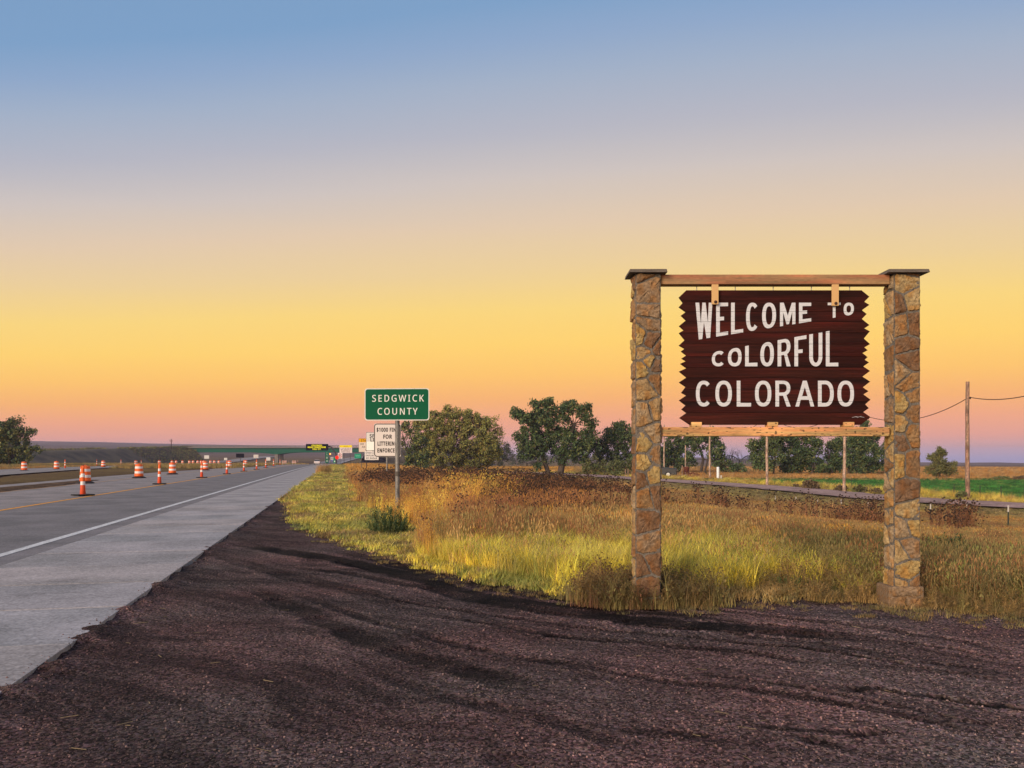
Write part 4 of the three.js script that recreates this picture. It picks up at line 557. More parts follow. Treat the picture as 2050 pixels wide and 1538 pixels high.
// ---------------------------------------------------------------- vehicles
function makeCar(name, label, cat, paint, tall, at, turn) {
  const t = thing(name, label, cat, null, at, turn), L = tall ? 4.9 : 4.5, s = new THREE.Shape();
  const hood = tall ? 1.08 : 0.82, roof = tall ? 1.8 : 1.42; s.moveTo(-L / 2, 0.35); s.lineTo(L / 2, 0.35); s.lineTo(L / 2, hood - 0.1); s.quadraticCurveTo(L / 2, hood, L / 2 - 0.25, hood); s.lineTo(L * 0.22, hood + 0.06); s.lineTo(-L / 2 + 0.1, hood + 0.1); s.lineTo(-L / 2, hood - 0.1);
  const m = new THREE.MeshPhysicalMaterial({ color: paint, roughness: 0.45, clearcoat: tall ? 0.25 : 0.8, clearcoatRoughness: 0.2 });
  part('car_body', new THREE.ExtrudeGeometry(s, { depth: 1.6, bevelEnabled: true, bevelThickness: 0.1, bevelSize: 0.06, bevelSegments: 2 }).translate(0, 0, -0.8), m, t);
  const c = new THREE.Shape(); c.moveTo(L * 0.22, hood + 0.02); c.lineTo(L * 0.06, roof - 0.06); c.lineTo(-L * (tall ? 0.44 : 0.26), roof - 0.06); c.lineTo(-L * (tall ? 0.49 : 0.42), hood + 0.02);
  part('windows', new THREE.ExtrudeGeometry(c, { depth: 1.36, bevelEnabled: true, bevelThickness: 0.1, bevelSize: 0.02, bevelSegments: 1 }).translate(0, 0, -0.68), mat(new THREE.Color().setRGB(0.012, 0.013, 0.016), 0.12), t);
  part('roof', rbox(L * (tall ? 0.5 : 0.33), 0.07, 1.42, 0.03, -L * (tall ? 0.19 : 0.10), roof - 0.02, 0), m, t);
  for (const [x, z] of [[L * 0.31, 0.82], [L * 0.31, -0.82], [-L * 0.31, 0.82], [-L * 0.31, -0.82]]) { const w = part('wheel', new THREE.CylinderGeometry(0.36, 0.36, 0.24, 20).rotateX(Math.PI / 2).translate(x, 0.36, z), rubber, t); part('rim', new THREE.CylinderGeometry(0.22, 0.22, 0.252, 14).rotateX(Math.PI / 2).translate(x, 0.36, z), mat(new THREE.Color().setRGB(0.55, 0.56, 0.58), 0.35, { metalness: 0.6 }), w); }
  for (const z of [-0.6, 0.6]) part('headlight', rbox(0.06, 0.14, 0.32, 0.02, L / 2 + 0.05, hood - 0.22, z), mat(new THREE.Color().setRGB(0.8, 0.8, 0.8), 0.2), t);
  for (const z of [-0.65, 0.65]) part('tail_light', rbox(0.05, 0.16, 0.26, 0.02, -L / 2 - 0.05, hood - 0.12, z), mat(new THREE.Color().setRGB(0.45, 0.02, 0.02), 0.3), t);
  return shade(t);
}
{
  const dc = 262, xc = X(629.5, dc); makeCar('white_car', 'white car driving away on the highway near the shoulder line', 'car', new THREE.Color().setRGB(0.72, 0.66, 0.66), false, [roadXD(-7.0, dc / CA * 0.955)[0], land(...roadXD(-7.0, dc / CA * 0.955)), -roadXD(-7.0, dc / CA * 0.955)[1]], Math.PI / 2 + RA);
  const ds = 97, xs = X(1313, ds); makeCar('parked_suv', 'dark parked vehicle under the trees behind the left stone pillar', 'car', new THREE.Color().setRGB(0.012, 0.014, 0.018), true, [xs, land(xs, ds), -ds], -0.25);
}
// ---------------------------------------------------------------- poles, wires, posts
const poleTex = woodTex(31, [178, 148, 128], 0.7, true); poleTex.repeat.set(1, 1);
const poleMat = mat(new THREE.Color().setRGB(0.62, 0.58, 0.56), 0.9, { map: poleTex, bumpMap: poleTex, bumpScale: 0.01 });
const paleMat = mat(new THREE.Color().setRGB(0.90, 0.95, 0.98), 0.9, { map: poleTex, bumpMap: poleTex, bumpScale: 0.01 });
const POLES = [];
for (const [px, py, w, h, l] of [[1937, 1000, 8.6, 6.85, 'weathered wooden utility pole right of the right stone pillar'], [1690.5, 985.5, 6.2, 6.85, 'wooden pole seen under the board close to the right pillar'], [1535.5, 973.5, 5.4, 6.85, 'wooden pole seen below the middle of the board'], [1421, 957.5, 4.0, 6.85, 'wooden pole below the left half of the board, left of the white post'], [1329.5, 950.5, 3.3, 6.9, 'wooden pole right beside the left stone pillar']]) {
  const d = groundHit(px, py), x = X(px, d), gy = land(x, d), t = thing('utility_pole', l, 'utility pole', 'wooden poles along the dirt road', [x, gy, -d]);
  const r = w / FOC * d / 2, g = new THREE.CylinderGeometry(r * 0.8, r * 1.04, h + 0.4, 14, 8); { const p = g.attributes.position, u = g.attributes.uv; for (let i = 0; i < p.count; i++) { const k = 1 + 0.03 * n3(p.getX(i) * 3, p.getY(i), p.getZ(i) * 3); p.setXYZ(i, p.getX(i) * k + 0.03 * n2(p.getY(i) * 0.3, px), p.getY(i), p.getZ(i) * k); u.setXY(i, u.getY(i) * h * 0.5, u.getX(i)); } g.computeVertexNormals(); }
  part('pole', g.translate(0, h / 2 - 0.2, 0), POLES.length ? paleMat : poleMat, t); const hy = Y(797, 46.5) - land(X(1937, 46.5), 46.5); part('insulator', [cyl(0.03, 0.05, 0.12, 8, r + 0.04, hy - 0.06, 0), box(0.12, 0.03, 0.03, r, hy - 0.05, 0)], rusty, t);
  POLES.push([x + (r + 0.04) * 0.6, gy + hy + 0.05, -d]);
}
{
  const off = [X(2150, 35), POLES[0][1] - 0.1, -35], pts = [off, ...POLES], geos = [];
  for (let i = 0; i < pts.length - 1; i++) { const a = pts[i], b = pts[i + 1], l = Math.hypot(a[0] - b[0], a[2] - b[2]), sag = i ? Math.min(1.25, l * 0.115) : 0.42, c = []; for (let k = 0; k <= 24; k++) { const f = k / 24; c.push(new THREE.Vector3(lerp(a[0], b[0], f), lerp(a[1], b[1], f) - 4 * sag * f * (1 - f), lerp(a[2], b[2], f))); } geos.push(new THREE.TubeGeometry(new THREE.CatmullRomCurve3(c), 40, 0.022, 6)); }
  const g = thing('overhead_wire', 'sagging brown wire strung between the wooden poles', 'wire', null); for (const q of geos) part('wire_span', q, rusty, g);
}
{
  const d = 300, x = X(315.5, d), gy = Y(893.5, d), t = thing('utility_pole', 'tiny distant pole with a crossarm on the skyline left of the overpass', 'utility pole', null, [x, gy - 1, -d - 12]);
  part('pole', cyl(0.16, 0.12, 3.6 + 0.3, 8), rusty, t); part('crossarm', [box(1.4, 0.14, 0.14, 0, 3.5, 0.14), box(1.1, 0.12, 0.14, 0, 3.0, 0.14)], rusty, t);
}
const tGreen = mat(new THREE.Color().setRGB(0.035, 0.045, 0.035), 0.7), tWhite = mat(new THREE.Color().setRGB(0.62, 0.57, 0.52), 0.6);
{
  let proto = null; const made = (x, d, y, lab, grp, th = 1.2) => { const gy = land(x, d); if (!proto) { proto = thing('fence_post', lab, 'fence post', grp, [x, y - th, -d]); part('stake', [box(0.045, 1.0, 0.008, 0, 0.3, 0), box(0.008, 1.0, 0.04, 0, 0.3, -0.02)], tGreen, proto); part('white_tip', [box(0.046, 0.22, 0.009, 0, 0.91, 0), box(0.009, 0.22, 0.041, 0, 0.91, -0.02)], tWhite, proto); proto.position.set(x, y - 1.02, -d); return; } const c = copyOf(proto, lab, [x, y - 1.02, -d], (x * 7.3) % 0.4); c.userData.group = grp; };
  const A = 'steel fence posts on the near side of the dirt road';
  for (const [px, py, d, l] of [[1863, 1008, 29.5, 'white tipped fence post just right of the right stone pillar'], [1936.5, 1008, 29, 'white tipped fence post in front of the utility pole'], [2019, 1012, 27, 'white tipped fence post nearest the right edge'], [1738.5, 1004, 33, 'fence post just left of the right stone pillar'], [1684.5, 1000, 36, 'fence post below the right end of the board'], [1637, 999, 39, 'fence post below the right half of the board'], [1593.7, 995, 42, 'fence post below the middle of the board, right one'], [1552.7, 993, 45, 'fence post below the middle of the board, left one'], [1003.5, 957, 66, 'leftmost fence post in front of the big leaning tree'], [1070, 960.5, 66, 'middle fence post in front of the big leaning tree'], [1092, 956.5, 66, 'rightmost fence post in front of the big leaning tree']]) made(X(px, d), d, Y(py, d), l, A);
  const B = 'dark fence posts along the green crop field';
  const us = [0.13, 0.165, 0.2, 0.235, 0.27, 0.3, 0.33, 0.36, 0.39, 0.42, 0.45, 0.48]; us.forEach((u) => { const [x, d] = frontAt(u, 5.0); const gy = land(x, d); const c = copyOf(proto, 'dark fence post in the yellow grass along the green crop field', [x, gy + 0.02, -d], 0.2); c.userData.group = B; c.remove(c.children.find((o) => o.name === 'white_tip')); });
  const cyl1 = thing('marker_post', 'tall white cylindrical marker post below the board', 'post', null, [X(1437.5, 88), land(X(1437.5, 88), 88), -88]); part('tube', cyl(0.15, 0.15, 1.25, 16, 0, 0.05, 0), mat(new THREE.Color().setRGB(0.85, 0.86, 0.9), 0.5), cyl1); part('rounded_cap', new THREE.SphereGeometry(0.15, 16, 8, 0, 6.3, 0, 1.57).scale(1, 0.4, 1).translate(0, 1.3, 0), mat(new THREE.Color().setRGB(0.85, 0.86, 0.9), 0.5), cyl1);
  const cyl2 = thing('marker_post', 'short white post right of the tall white marker post', 'post', null, [X(1444, 87), land(X(1444, 87), 87), -87]); part('tube', cyl(0.085, 0.085, 0.4, 12, 0, 0, 0), tWhite, cyl2); part('rounded_cap', new THREE.SphereGeometry(0.085, 12, 6, 0, 6.3, 0, 1.57).scale(1, 0.5, 1).translate(0, 0.4, 0), tWhite, cyl2);
  const thin = thing('utility_pole', 'thin pale pole in front of the dark trees left of the board', 'utility pole', null, [X(1372.5, 98), land(X(1372.5, 98), 98), -98]); part('pole', cyl(0.1, 0.06, 3.9, 8), paleMat, thin);
  const short = thing('wooden_post', 'short wooden post left of the rusty farm machine', 'post', null, [X(1365.8, 96), land(X(1365.8, 96), 96), -96]); part('pole', cyl(0.07, 0.065, 1.45, 8), poleMat, short);
  for (const [px, l] of [[1252.5, 'left of two short posts beside the left stone pillar'], [1257.5, 'right of two short posts beside the left stone pillar']]) { const o = thing('wooden_post', l, 'post', 'short posts by the shrubs', [X(px, 94), land(X(px, 94), 94), -94]); part('pole', cyl(0.06, 0.055, 1.0, 8), poleMat, o); }
  // rusty machine
  const rust = mat(new THREE.Color().setRGB(0.16, 0.045, 0.025), 0.9), mx = X(1375, 97), t = thing('farm_machine', 'rusty red farm machine parked under the dark trees', 'farm machine', null, [mx, land(mx, 97), -97], 0.2);
  part('frame', [box(0.1, 1.3, 0.1, -0.35, 0.65, 0), box(0.1, 1.3, 0.1, 0.25, 0.65, 0), box(0.7, 0.1, 0.1, -0.05, 1.25, 0), box(0.7, 0.1, 0.1, -0.05, 0.5, 0)], rust, t); part('hopper', [new THREE.CylinderGeometry(0.42, 0.2, 0.6, 4).translate(-0.05, 0.9, 0)], rust, t); part('wheel', new THREE.TorusGeometry(0.3, 0.05, 8, 20).translate(0.7, 0.32, 0.1), rust, t); part('drawbar', limb(new THREE.Vector3(0.2, 0.5, 0), new THREE.Vector3(1.6, 0.35, 0.1), 0.05, 0.05, 6), rust, t);
  // arched truss bridge far behind the dead tree
  const db = 210, bxx = X(1474, db), b = thing('truss_bridge', 'dark arched truss bridge far behind the bare tree', 'bridge', null, [bxx, 0, -db]), dark = mat(new THREE.Color().setRGB(0.045, 0.05, 0.065), 0.8), up = (py) => Y(py, db), ax = (px) => X(px, db) - bxx;
  for (const [p0, p1] of [[1436, 1484], [1480, 1520]]) {
    const top = [], bars = [], base = up(928); for (let k = 0; k <= 10; k++) { const f = k / 10; top.push(new THREE.Vector3(ax(lerp(p0, p1, f)), lerp(base, up(912.5), Math.sin(Math.PI * f) ** 0.7), 0)); }
    for (let k = 0; k < 10; k++) { bars.push(limb(top[k], top[k + 1], 0.16, 0.16, 6)); if (k) { const q = new THREE.Vector3(top[k].x, base, 0); bars.push(limb(q, top[k], 0.07, 0.07, 5), limb(q, top[k + (k < 5 ? 1 : -1)], 0.06, 0.06, 5)); } }
    part('arch_truss', bars, dark, b);
  }
  part('deck', box(ax(1525) - ax(1430), 0.5, 5, (ax(1525) + ax(1430)) / 2, up(936.5), -2), mat(new THREE.Color().setRGB(0.30, 0.21, 0.13), 0.9), b);
  const sh = new THREE.Shape(), yy0 = land(bxx, db) - 0.5, yy1 = up(936.5) - 0.25; sh.moveTo(ax(1430), yy0); sh.lineTo(ax(1430), yy1); sh.lineTo(ax(1525), yy1); sh.lineTo(ax(1525), yy0); for (const c of [1514, 1496, 1478, 1460, 1442]) { sh.lineTo(ax(c + 7.5), yy0); sh.lineTo(ax(c + 7.5), yy1 - 1.0); sh.quadraticCurveTo(ax(c), yy1 - 0.1, ax(c - 7.5), yy1 - 1.0); sh.lineTo(ax(c - 7.5), yy0); }
  part('arched_base', new THREE.ExtrudeGeometry(sh, { depth: 3, bevelEnabled: false }).translate(0, 0, -3), mat(new THREE.Color().setRGB(0.36, 0.24, 0.13), 0.95), b); shade(b);
}
// ---------------------------------------------------------------- trees
const barkMat = mat(new THREE.Color().setRGB(0.22, 0.165, 0.13), 0.95, { map: grainTex }), leafMat = new THREE.MeshStandardMaterial({ color: 0xffffff, roughness: 0.8, side: THREE.DoubleSide });
function leafCluster(seed, n, size) {                                        // a sprig of n leaves, each two triangles folded along the middle
  const r = rng(seed), pos = [], idx = [];
  for (let i = 0; i < n; i++) {
    const c = new THREE.Vector3(r() - 0.5, r() - 0.5, r() - 0.5).multiplyScalar(1.1), q = new THREE.Quaternion().setFromEuler(new THREE.Euler(r() * 6.3, r() * 6.3, r() * 6.3)), s = size * (0.7 + r() * 0.7), b = pos.length / 3;
    for (const v of [[0, -s, 0], [s * 0.42, 0, s * 0.1], [0, s, 0], [-s * 0.42, 0, s * 0.1]]) { const p = new THREE.Vector3(...v).applyQuaternion(q).add(c); pos.push(p.x, p.y, p.z); }
    idx.push(b, b + 1, b + 2, b, b + 2, b + 3);
  }
  const g = new THREE.BufferGeometry(); g.setAttribute('position', new THREE.Float32BufferAttribute(pos, 3)); g.setIndex(idx); const f = g.toNonIndexed(); f.computeVertexNormals(); return f;
}
// many single leaves, each folded along its middle, as one mesh with a tone per leaf
function crownMesh(spots, per, size, spread, tones, r, parent) {
  const leaves = 6, n = spots.length * per * leaves, pos = new Float32Array(n * 12), col = new Float32Array(n * 12), idx = new Uint32Array(n * 6), q = new THREE.Quaternion(), e = new THREE.Euler(), v = new THREE.Vector3(); let k = 0;
  for (const [p, s] of spots) for (let j = 0; j < per; j++) {
    const cr = spread * s, ox = p.x + (r() + r() - 1) * cr, oy = p.y + (r() + r() - 1) * cr * 0.8, oz = p.z + (r() + r() - 1) * cr, a = tones[Math.floor(Math.pow(r(), 1.3) * tones.length)];
    for (let l = 0; l < leaves; l++, k++) {
      const b = 0.7 + r() * 0.6, z = size * (0.22 + 0.26 * r()), cx = ox + (r() - 0.5) * size * 1.5, cy = oy + (r() - 0.5) * size * 1.5, cz = oz + (r() - 0.5) * size * 1.5; q.setFromEuler(e.set(r() * 6.3, r() * 6.3, r() * 6.3));
      [[0, -z, 0], [z * 0.5, 0, z * 0.12], [0, z, 0], [-z * 0.5, 0, z * 0.12]].forEach((c, i) => { v.set(...c).applyQuaternion(q); pos.set([cx + v.x, cy + v.y, cz + v.z], (k * 4 + i) * 3); col.set([a[0] * b, a[1] * b, a[2] * b], (k * 4 + i) * 3); });
      idx.set([k * 4, k * 4 + 1, k * 4 + 2, k * 4, k * 4 + 2, k * 4 + 3], k * 6);
    }
  }
  const g = new THREE.BufferGeometry(); g.setAttribute('position', new THREE.BufferAttribute(pos, 3)); g.setAttribute('color', new THREE.BufferAttribute(col, 3)); g.setIndex(new THREE.BufferAttribute(idx, 1)); g.computeVertexNormals(); leafCount += n;
  return part('crown', g, crownMat, parent);
}
let leafCount = 0; const crownMat = new THREE.MeshStandardMaterial({ vertexColors: true, roughness: 0.8, side: THREE.DoubleSide });
const LEAF = [1, 2, 3].map((s) => leafCluster(s * 17, 14, 0.24));
// lobes: [px, py, radius px across, radius px up] in the view, placed at depth d and spread in depth; clumps of leaves fill each lobe unevenly
function tree(name, label, cat, group, base, d, trunks, lobes, tones, opt = {}) {
  const r = rng(opt.seed ?? Math.round(base[0])), x0 = X(base[0], d), gy = Math.min(land(x0, d), Y(base[1], d)), t = thing(name, label, cat, group, [x0, gy, -d]), k = d / FOC, wood = [], spots = [];
  const loc = (px, py, z = 0) => new THREE.Vector3(X(px, d) - x0, Y(py, d) - gy, z);
  const tr = trunks.map(([pts, w]) => { const v = pts.map(([a, b, z = 0]) => loc(a, b, z * k)); v[0].y = -0.2; for (let i = 0; i < v.length - 1; i++) wood.push(limb(v[i], v[i + 1], w * k / 2 * (1 - i / v.length * 0.65), w * k / 2 * (1 - (i + 1) / v.length * 0.65), 8)); return { v, w }; });
  const nearest = (p) => { let b = null, m = 1e9, w = 1; for (const q of tr) q.v.forEach((v, i) => { if (!i && q.v.length > 1) return; const e = v.distanceTo(p) + Math.max(0, v.y - p.y) * 2; if (e < m) { m = e; b = v; w = q.w * (1 - i / q.v.length * 0.65); } }); return [b, w]; };
  for (const [px, py, rx, ry, dens = 1] of lobes) {
    const rz = (rx + ry) / 2 * k * (opt.deep ?? 1), c = loc(px, py, (r() - 0.5) * rx * k * 1.1), [from, w] = nearest(c), mid = from.clone().lerp(c, 0.5).add(new THREE.Vector3((r() - 0.5), r() * 0.5, r() - 0.5).multiplyScalar(rx * k * 0.25)), rw = Math.max(0.7, w * 0.26) * k / 2;
    wood.push(limb(from, mid, rw, rw * 0.75), limb(mid, c, rw * 0.75, rw * 0.45));
    const n = Math.max(4, Math.round(dens * (opt.clumps ?? 1) * 0.055 * rx * ry * 1.1));
    for (let i = 0; i < n; i++) {
      const u = new THREE.Vector3(r() - 0.5, r() - 0.5, r() - 0.5).normalize().multiplyScalar(0.45 + 0.62 * Math.sqrt(r())), p = new THREE.Vector3(c.x + u.x * rx * k, c.y + u.y * ry * k, c.z + u.z * rz);
      if (p.y < 0.15) continue;
      const hub = mid.clone().lerp(c, 0.4 + r() * 0.6); wood.push(limb(hub, p, rw * 0.3 + 0.01, 0.008, 3)); spots.push([p, 0.6 + r() * 0.9]);
    }
  }
  part('trunk', wood, barkMat, t);
  if (!opt.bare) {
    const per = opt.per ?? 7, size = (opt.size ?? 1) * 0.5 + 0.0, N = spots.length * per;
    crownMesh(spots, per, size, (opt.spread ?? 6.2) * k, tones, r, t);
  }
  return t;
}
const T_dark = [[0.051, 0.090, 0.033], [0.066, 0.107, 0.036], [0.082, 0.127, 0.039], [0.156, 0.164, 0.049]], T_olive = [[0.23, 0.235, 0.06], [0.29, 0.27, 0.065], [0.19, 0.21, 0.055], [0.34, 0.26, 0.07]], T_grey = [[0.075, 0.085, 0.055], [0.09, 0.095, 0.06], [0.065, 0.08, 0.05]], T_bush = [[0.11, 0.125, 0.04], [0.14, 0.145, 0.05], [0.085, 0.11, 0.035]], T_brown = [[0.13, 0.085, 0.045], [0.16, 0.10, 0.05], [0.11, 0.085, 0.04]], T_yellow = [[0.2, 0.17, 0.05], [0.15, 0.14, 0.045], [0.24, 0.18, 0.06]];
const grove = 'trees along the far edge of the field';
tree('cottonwood_tree', 'big dark cottonwood with two leaning trunks beside the dirt road', 'tree', grove, [1110, 951], 107, [[[[1100, 952], [1092, 930], [1082, 895], [1078, 860]], 10], [[[1121, 952], [1126, 925], [1134, 890], [1150, 850]], 14]],
  [[1034, 826, 11, 10], [1050, 838, 16, 12], [1072, 815, 11, 11], [1068, 840, 18, 16], [1100, 812, 14, 13], [1090, 840, 20, 20], [1122, 820, 12, 12], [1143, 815, 12, 12], [1130, 840, 18, 12, 0.7], [1160, 822, 14, 10], [1182, 818, 9, 7], [1176, 836, 13, 9], [1190, 855, 12, 14, 0.7], [1062, 868, 18, 16], [1042, 880, 11, 14], [1050, 905, 12, 15], [1075, 895, 22, 20], [1100, 880, 18, 20], [1130, 868, 22, 18], [1140, 895, 24, 22], [1118, 912, 16, 20], [1168, 880, 18, 18], [1160, 910, 16, 18], [1080, 925, 12, 12, 0.5], [1185, 890, 12, 16]], T_dark, { per: 12, clumps: 1.15, seed: 4 });
tree('round_tree', 'broad olive brown tree right of the county sign', 'tree', grove, [905, 940], 135, [[[[905, 941], [903, 920], [908, 890]], 8], [[[880, 941], [872, 915], [865, 890]], 5], [[[938, 941], [948, 915], [955, 890]], 5]],
  [[850, 860, 22, 22], [848, 895, 24, 24], [870, 838, 18, 14], [890, 845, 22, 22], [905, 825, 16, 11], [925, 838, 22, 18], [945, 836, 18, 14], [965, 850, 20, 16], [985, 848, 14, 12, 0.6], [995, 868, 12, 12, 0.5], [880, 880, 30, 26], [915, 875, 30, 28], [950, 880, 30, 28], [975, 890, 22, 24], [990, 905, 14, 16], [860, 918, 26, 20], [900, 918, 30, 22], [940, 918, 30, 22], [968, 920, 20, 18]], T_olive, { per: 14, clumps: 1.2, spread: 5.4, seed: 9 });
tree('scrub_tree', 'thin dark tree directly behind the littering sign', 'tree', grove, [822, 940], 120, [[[[838, 941], [830, 925], [812, 895], [806, 870]], 4], [[[822, 941], [815, 920], [806, 905]], 3], [[[843, 941], [838, 910], [820, 870]], 3]],
  [[818, 852, 9, 10, 0.8], [806, 858, 8, 10, 0.6], [828, 868, 10, 12, 0.8], [812, 885, 10, 12, 0.8], [838, 890, 14, 18], [822, 910, 12, 14, 0.9], [845, 920, 16, 16], [812, 925, 12, 10]], [T_dark[0], T_dark[2], T_olive[0]], { per: 9, seed: 12 });
tree('blue_tree', 'hazy grey green tree behind the broad olive tree', 'tree', grove, [1000, 938], 175, [[[[1000, 939], [1000, 915]], 5]], [[985, 895, 18, 14], [1005, 898, 16, 14], [1018, 912, 12, 12], [995, 918, 22, 16], [975, 915, 18, 18]], T_grey, { per: 12, seed: 15 });
tree('hedge_trees', 'low dim scrub in the distance left of the cottonwood', 'shrub', null, [1055, 936], 190, [[[[1055, 937], [1055, 928]], 3]], [[1030, 922, 12, 8], [1050, 924, 14, 9], [1072, 923, 12, 9], [1092, 922, 10, 10], [1140, 925, 14, 10]], T_grey, { per: 7, seed: 16 });
tree('elm_tree', 'dark tree just left of the left stone pillar', 'tree', grove, [1235, 948], 112, [[[[1236, 949], [1235, 925], [1240, 890]], 6], [[[1205, 948], [1202, 920], [1198, 895]], 3]], [[1250, 855, 12, 14], [1235, 862, 14, 14], [1222, 872, 14, 14], [1245, 885, 18, 18], [1218, 893, 16, 16], [1262, 870, 14, 18], [1205, 885, 10, 14, 0.6], [1240, 912, 18, 18], [1272, 900, 14, 24], [1208, 915, 12, 14, 0.7], [1192, 905, 10, 18, 0.8]], T_dark, { per: 12, seed: 19 });
tree('willow_shrub', 'rounded yellow green shrub at the far end of the dirt road', 'shrub', 'green shrubs by the dirt road', [1190, 949], 106, [[[[1190, 950], [1190, 938]], 2]], [[1180, 930, 10, 12], [1195, 926, 10, 12], [1205, 934, 10, 12], [1190, 940, 16, 9], [1175, 942, 8, 7]], T_bush, { per: 9, spread: 3.2, seed: 21, size: 0.8 });
tree('willow_shrub', 'yellow green shrub close to the left stone pillar', 'shrub', 'green shrubs by the dirt road', [1240, 947], 103, [[[[1240, 948], [1240, 938]], 2]], [[1225, 936, 10, 10], [1242, 930, 12, 12], [1256, 934, 10, 12], [1238, 942, 16, 7], [1270, 930, 10, 16]], T_bush, { per: 9, spread: 3.2, seed: 22, size: 0.8 });
tree('dark_tree', 'dark tree under the board behind the parked vehicle', 'tree', grove, [1350, 942], 118, [[[[1352, 943], [1350, 915], [1345, 890]], 5]], [[1335, 895, 14, 12], [1352, 880, 16, 14], [1370, 885, 14, 14], [1345, 910, 20, 16], [1328, 915, 12, 18], [1366, 912, 14, 16], [1345, 930, 22, 10]], T_dark, { per: 12, seed: 25 });
tree('dark_tree', 'dark leaning tree under the board left of the bare tree', 'tree', grove, [1405, 944], 116, [[[[1402, 945], [1408, 920], [1400, 895], [1392, 875]], 6], [[[1410, 945], [1418, 915], [1425, 890]], 4]], [[1392, 878, 16, 12], [1412, 870, 16, 12], [1430, 880, 14, 14], [1440, 898, 10, 12, 0.8], [1398, 898, 14, 12, 0.7], [1424, 905, 16, 14, 0.8], [1440, 922, 12, 12], [1385, 920, 12, 14, 0.8], [1455, 934, 14, 8], [1475, 938, 16, 6]], T_dark, { per: 12, seed: 27 });
{
  const d = 120, px = 1468, x = X(px, d), gy = land(x, d), t = thing('bare_tree', 'leafless grey tree in front of the arched truss bridge', 'tree', null, [x, gy, -d]), r = rng(33), wood = [];
  const grow = (a, dir, l, w, lev) => { const b = a.clone().addScaledVector(dir, l); wood.push(limb(a, b, w, w * 0.66, 5)); if (lev > 4) return; const n = lev < 2 ? 3 : 2; for (let i = 0; i < n; i++) grow(a.clone().lerp(b, 0.65 + 0.35 * r()), dir.clone().add(new THREE.Vector3((r() - 0.5) * 1.25, r() * 0.3, (r() - 0.5) * 1.0)).normalize(), l * (0.62 + 0.2 * r()), w * 0.6, lev + 1); };
  grow(new THREE.Vector3(0, -0.2, 0), new THREE.Vector3(-0.1, 1, 0).normalize(), 1.5, 0.09, 0); grow(new THREE.Vector3(0.5, -0.2, 0), new THREE.Vector3(0.3, 1, 0).normalize(), 1.4, 0.07, 0);
  part('trunk', wood.slice(0, 3), barkMat, t); part('branches', wood.slice(3), barkMat, t);
}
tree('green_tree', 'bright green tree under the board right of the truss bridge', 'tree', grove, [1535, 944], 105, [[[[1536, 945], [1534, 920], [1530, 895]], 4], [[[1548, 945], [1552, 915], [1550, 890]], 4]], [[1520, 905, 13, 12], [1516, 920, 12, 10], [1535, 890, 16, 14], [1552, 880, 16, 12], [1528, 930, 16, 10], [1550, 912, 18, 18], [1508, 892, 8, 8, 0.5]], [T_dark[2], T_bush[2], T_dark[1], T_dark[3]], { per: 12, seed: 35 });
tree('green_tree', 'wide dark tree below the middle of the board', 'tree', grove, [1600, 944], 108, [[[[1598, 945], [1600, 915], [1610, 885]], 5], [[[1625, 945], [1630, 915], [1645, 885]], 4]], [[1575, 882, 18, 14], [1600, 878, 18, 14], [1625, 880, 18, 12], [1580, 908, 20, 18], [1605, 912, 20, 20], [1628, 905, 14, 14, 0.7], [1585, 932, 22, 12], [1618, 932, 22, 12], [1645, 932, 14, 12]], T_dark, { per: 12, seed: 37 });
tree('green_tree', 'large dark tree under the board left of the right pillar', 'tree', grove, [1700, 944], 110, [[[[1700, 945], [1698, 915], [1690, 885]], 6], [[[1668, 945], [1660, 915], [1656, 890]], 4]], [[1675, 885, 16, 14], [1700, 876, 20, 14], [1725, 872, 16, 14], [1748, 882, 16, 14], [1765, 895, 14, 14, 0.7], [1680, 910, 22, 18], [1710, 905, 24, 20], [1740, 908, 20, 20], [1672, 930, 20, 14], [1705, 932, 24, 12], [1740, 930, 22, 14], [1768, 925, 12, 14, 0.7], [1735, 850, 7, 7, 0.8]], T_dark, { per: 12, seed: 39 });
tree('young_tree', 'small pointed yellow green tree right of the right stone pillar', 'tree', null, [1884, 952], 92, [[[[1882, 953], [1881, 930], [1882, 905]], 2.4], [[[1900, 953], [1902, 935]], 1.6]], [[1881, 901, 4, 6, 9], [1887, 906, 5, 6, 7], [1879, 914, 9, 7, 4], [1866, 917, 7, 5, 5], [1884, 926, 11, 8, 3], [1872, 930, 9, 6, 3], [1875, 939, 15, 8, 2.4], [1894, 937, 11, 7, 2.4], [1907, 930, 7, 5, 4], [1904, 942, 11, 7, 2], [1862, 942, 9, 6, 2], [1885, 947, 20, 6, 2]], [T_yellow[1], T_bush[1], T_yellow[0], T_bush[0]], { per: 7, spread: 2.6, seed: 41, size: 0.55 });
tree('roadside_tree', 'dark tree at the left edge beyond the far carriageway', 'tree', null, [18, 936], 125, [[[[20, 938], [18, 915], [14, 880]], 6], [[[34, 938], [42, 910], [50, 880]], 4]], [[0, 862, 18, 14], [20, 850, 12, 10, 0.7], [32, 845, 8, 7, 0.7], [28, 868, 16, 14], [52, 860, 12, 8, 0.6], [45, 876, 14, 10, 0.7], [62, 866, 6, 6, 0.5], [10, 890, 24, 20], [40, 895, 16, 14, 0.8], [-20, 880, 24, 24], [20, 915, 26, 18], [-10, 918, 24, 18], [50, 912, 14, 14, 0.7], [66, 902, 8, 8, 0.5]], [T_dark[0], T_dark[3], T_dark[1], T_olive[1]], { per: 12, seed: 43 });
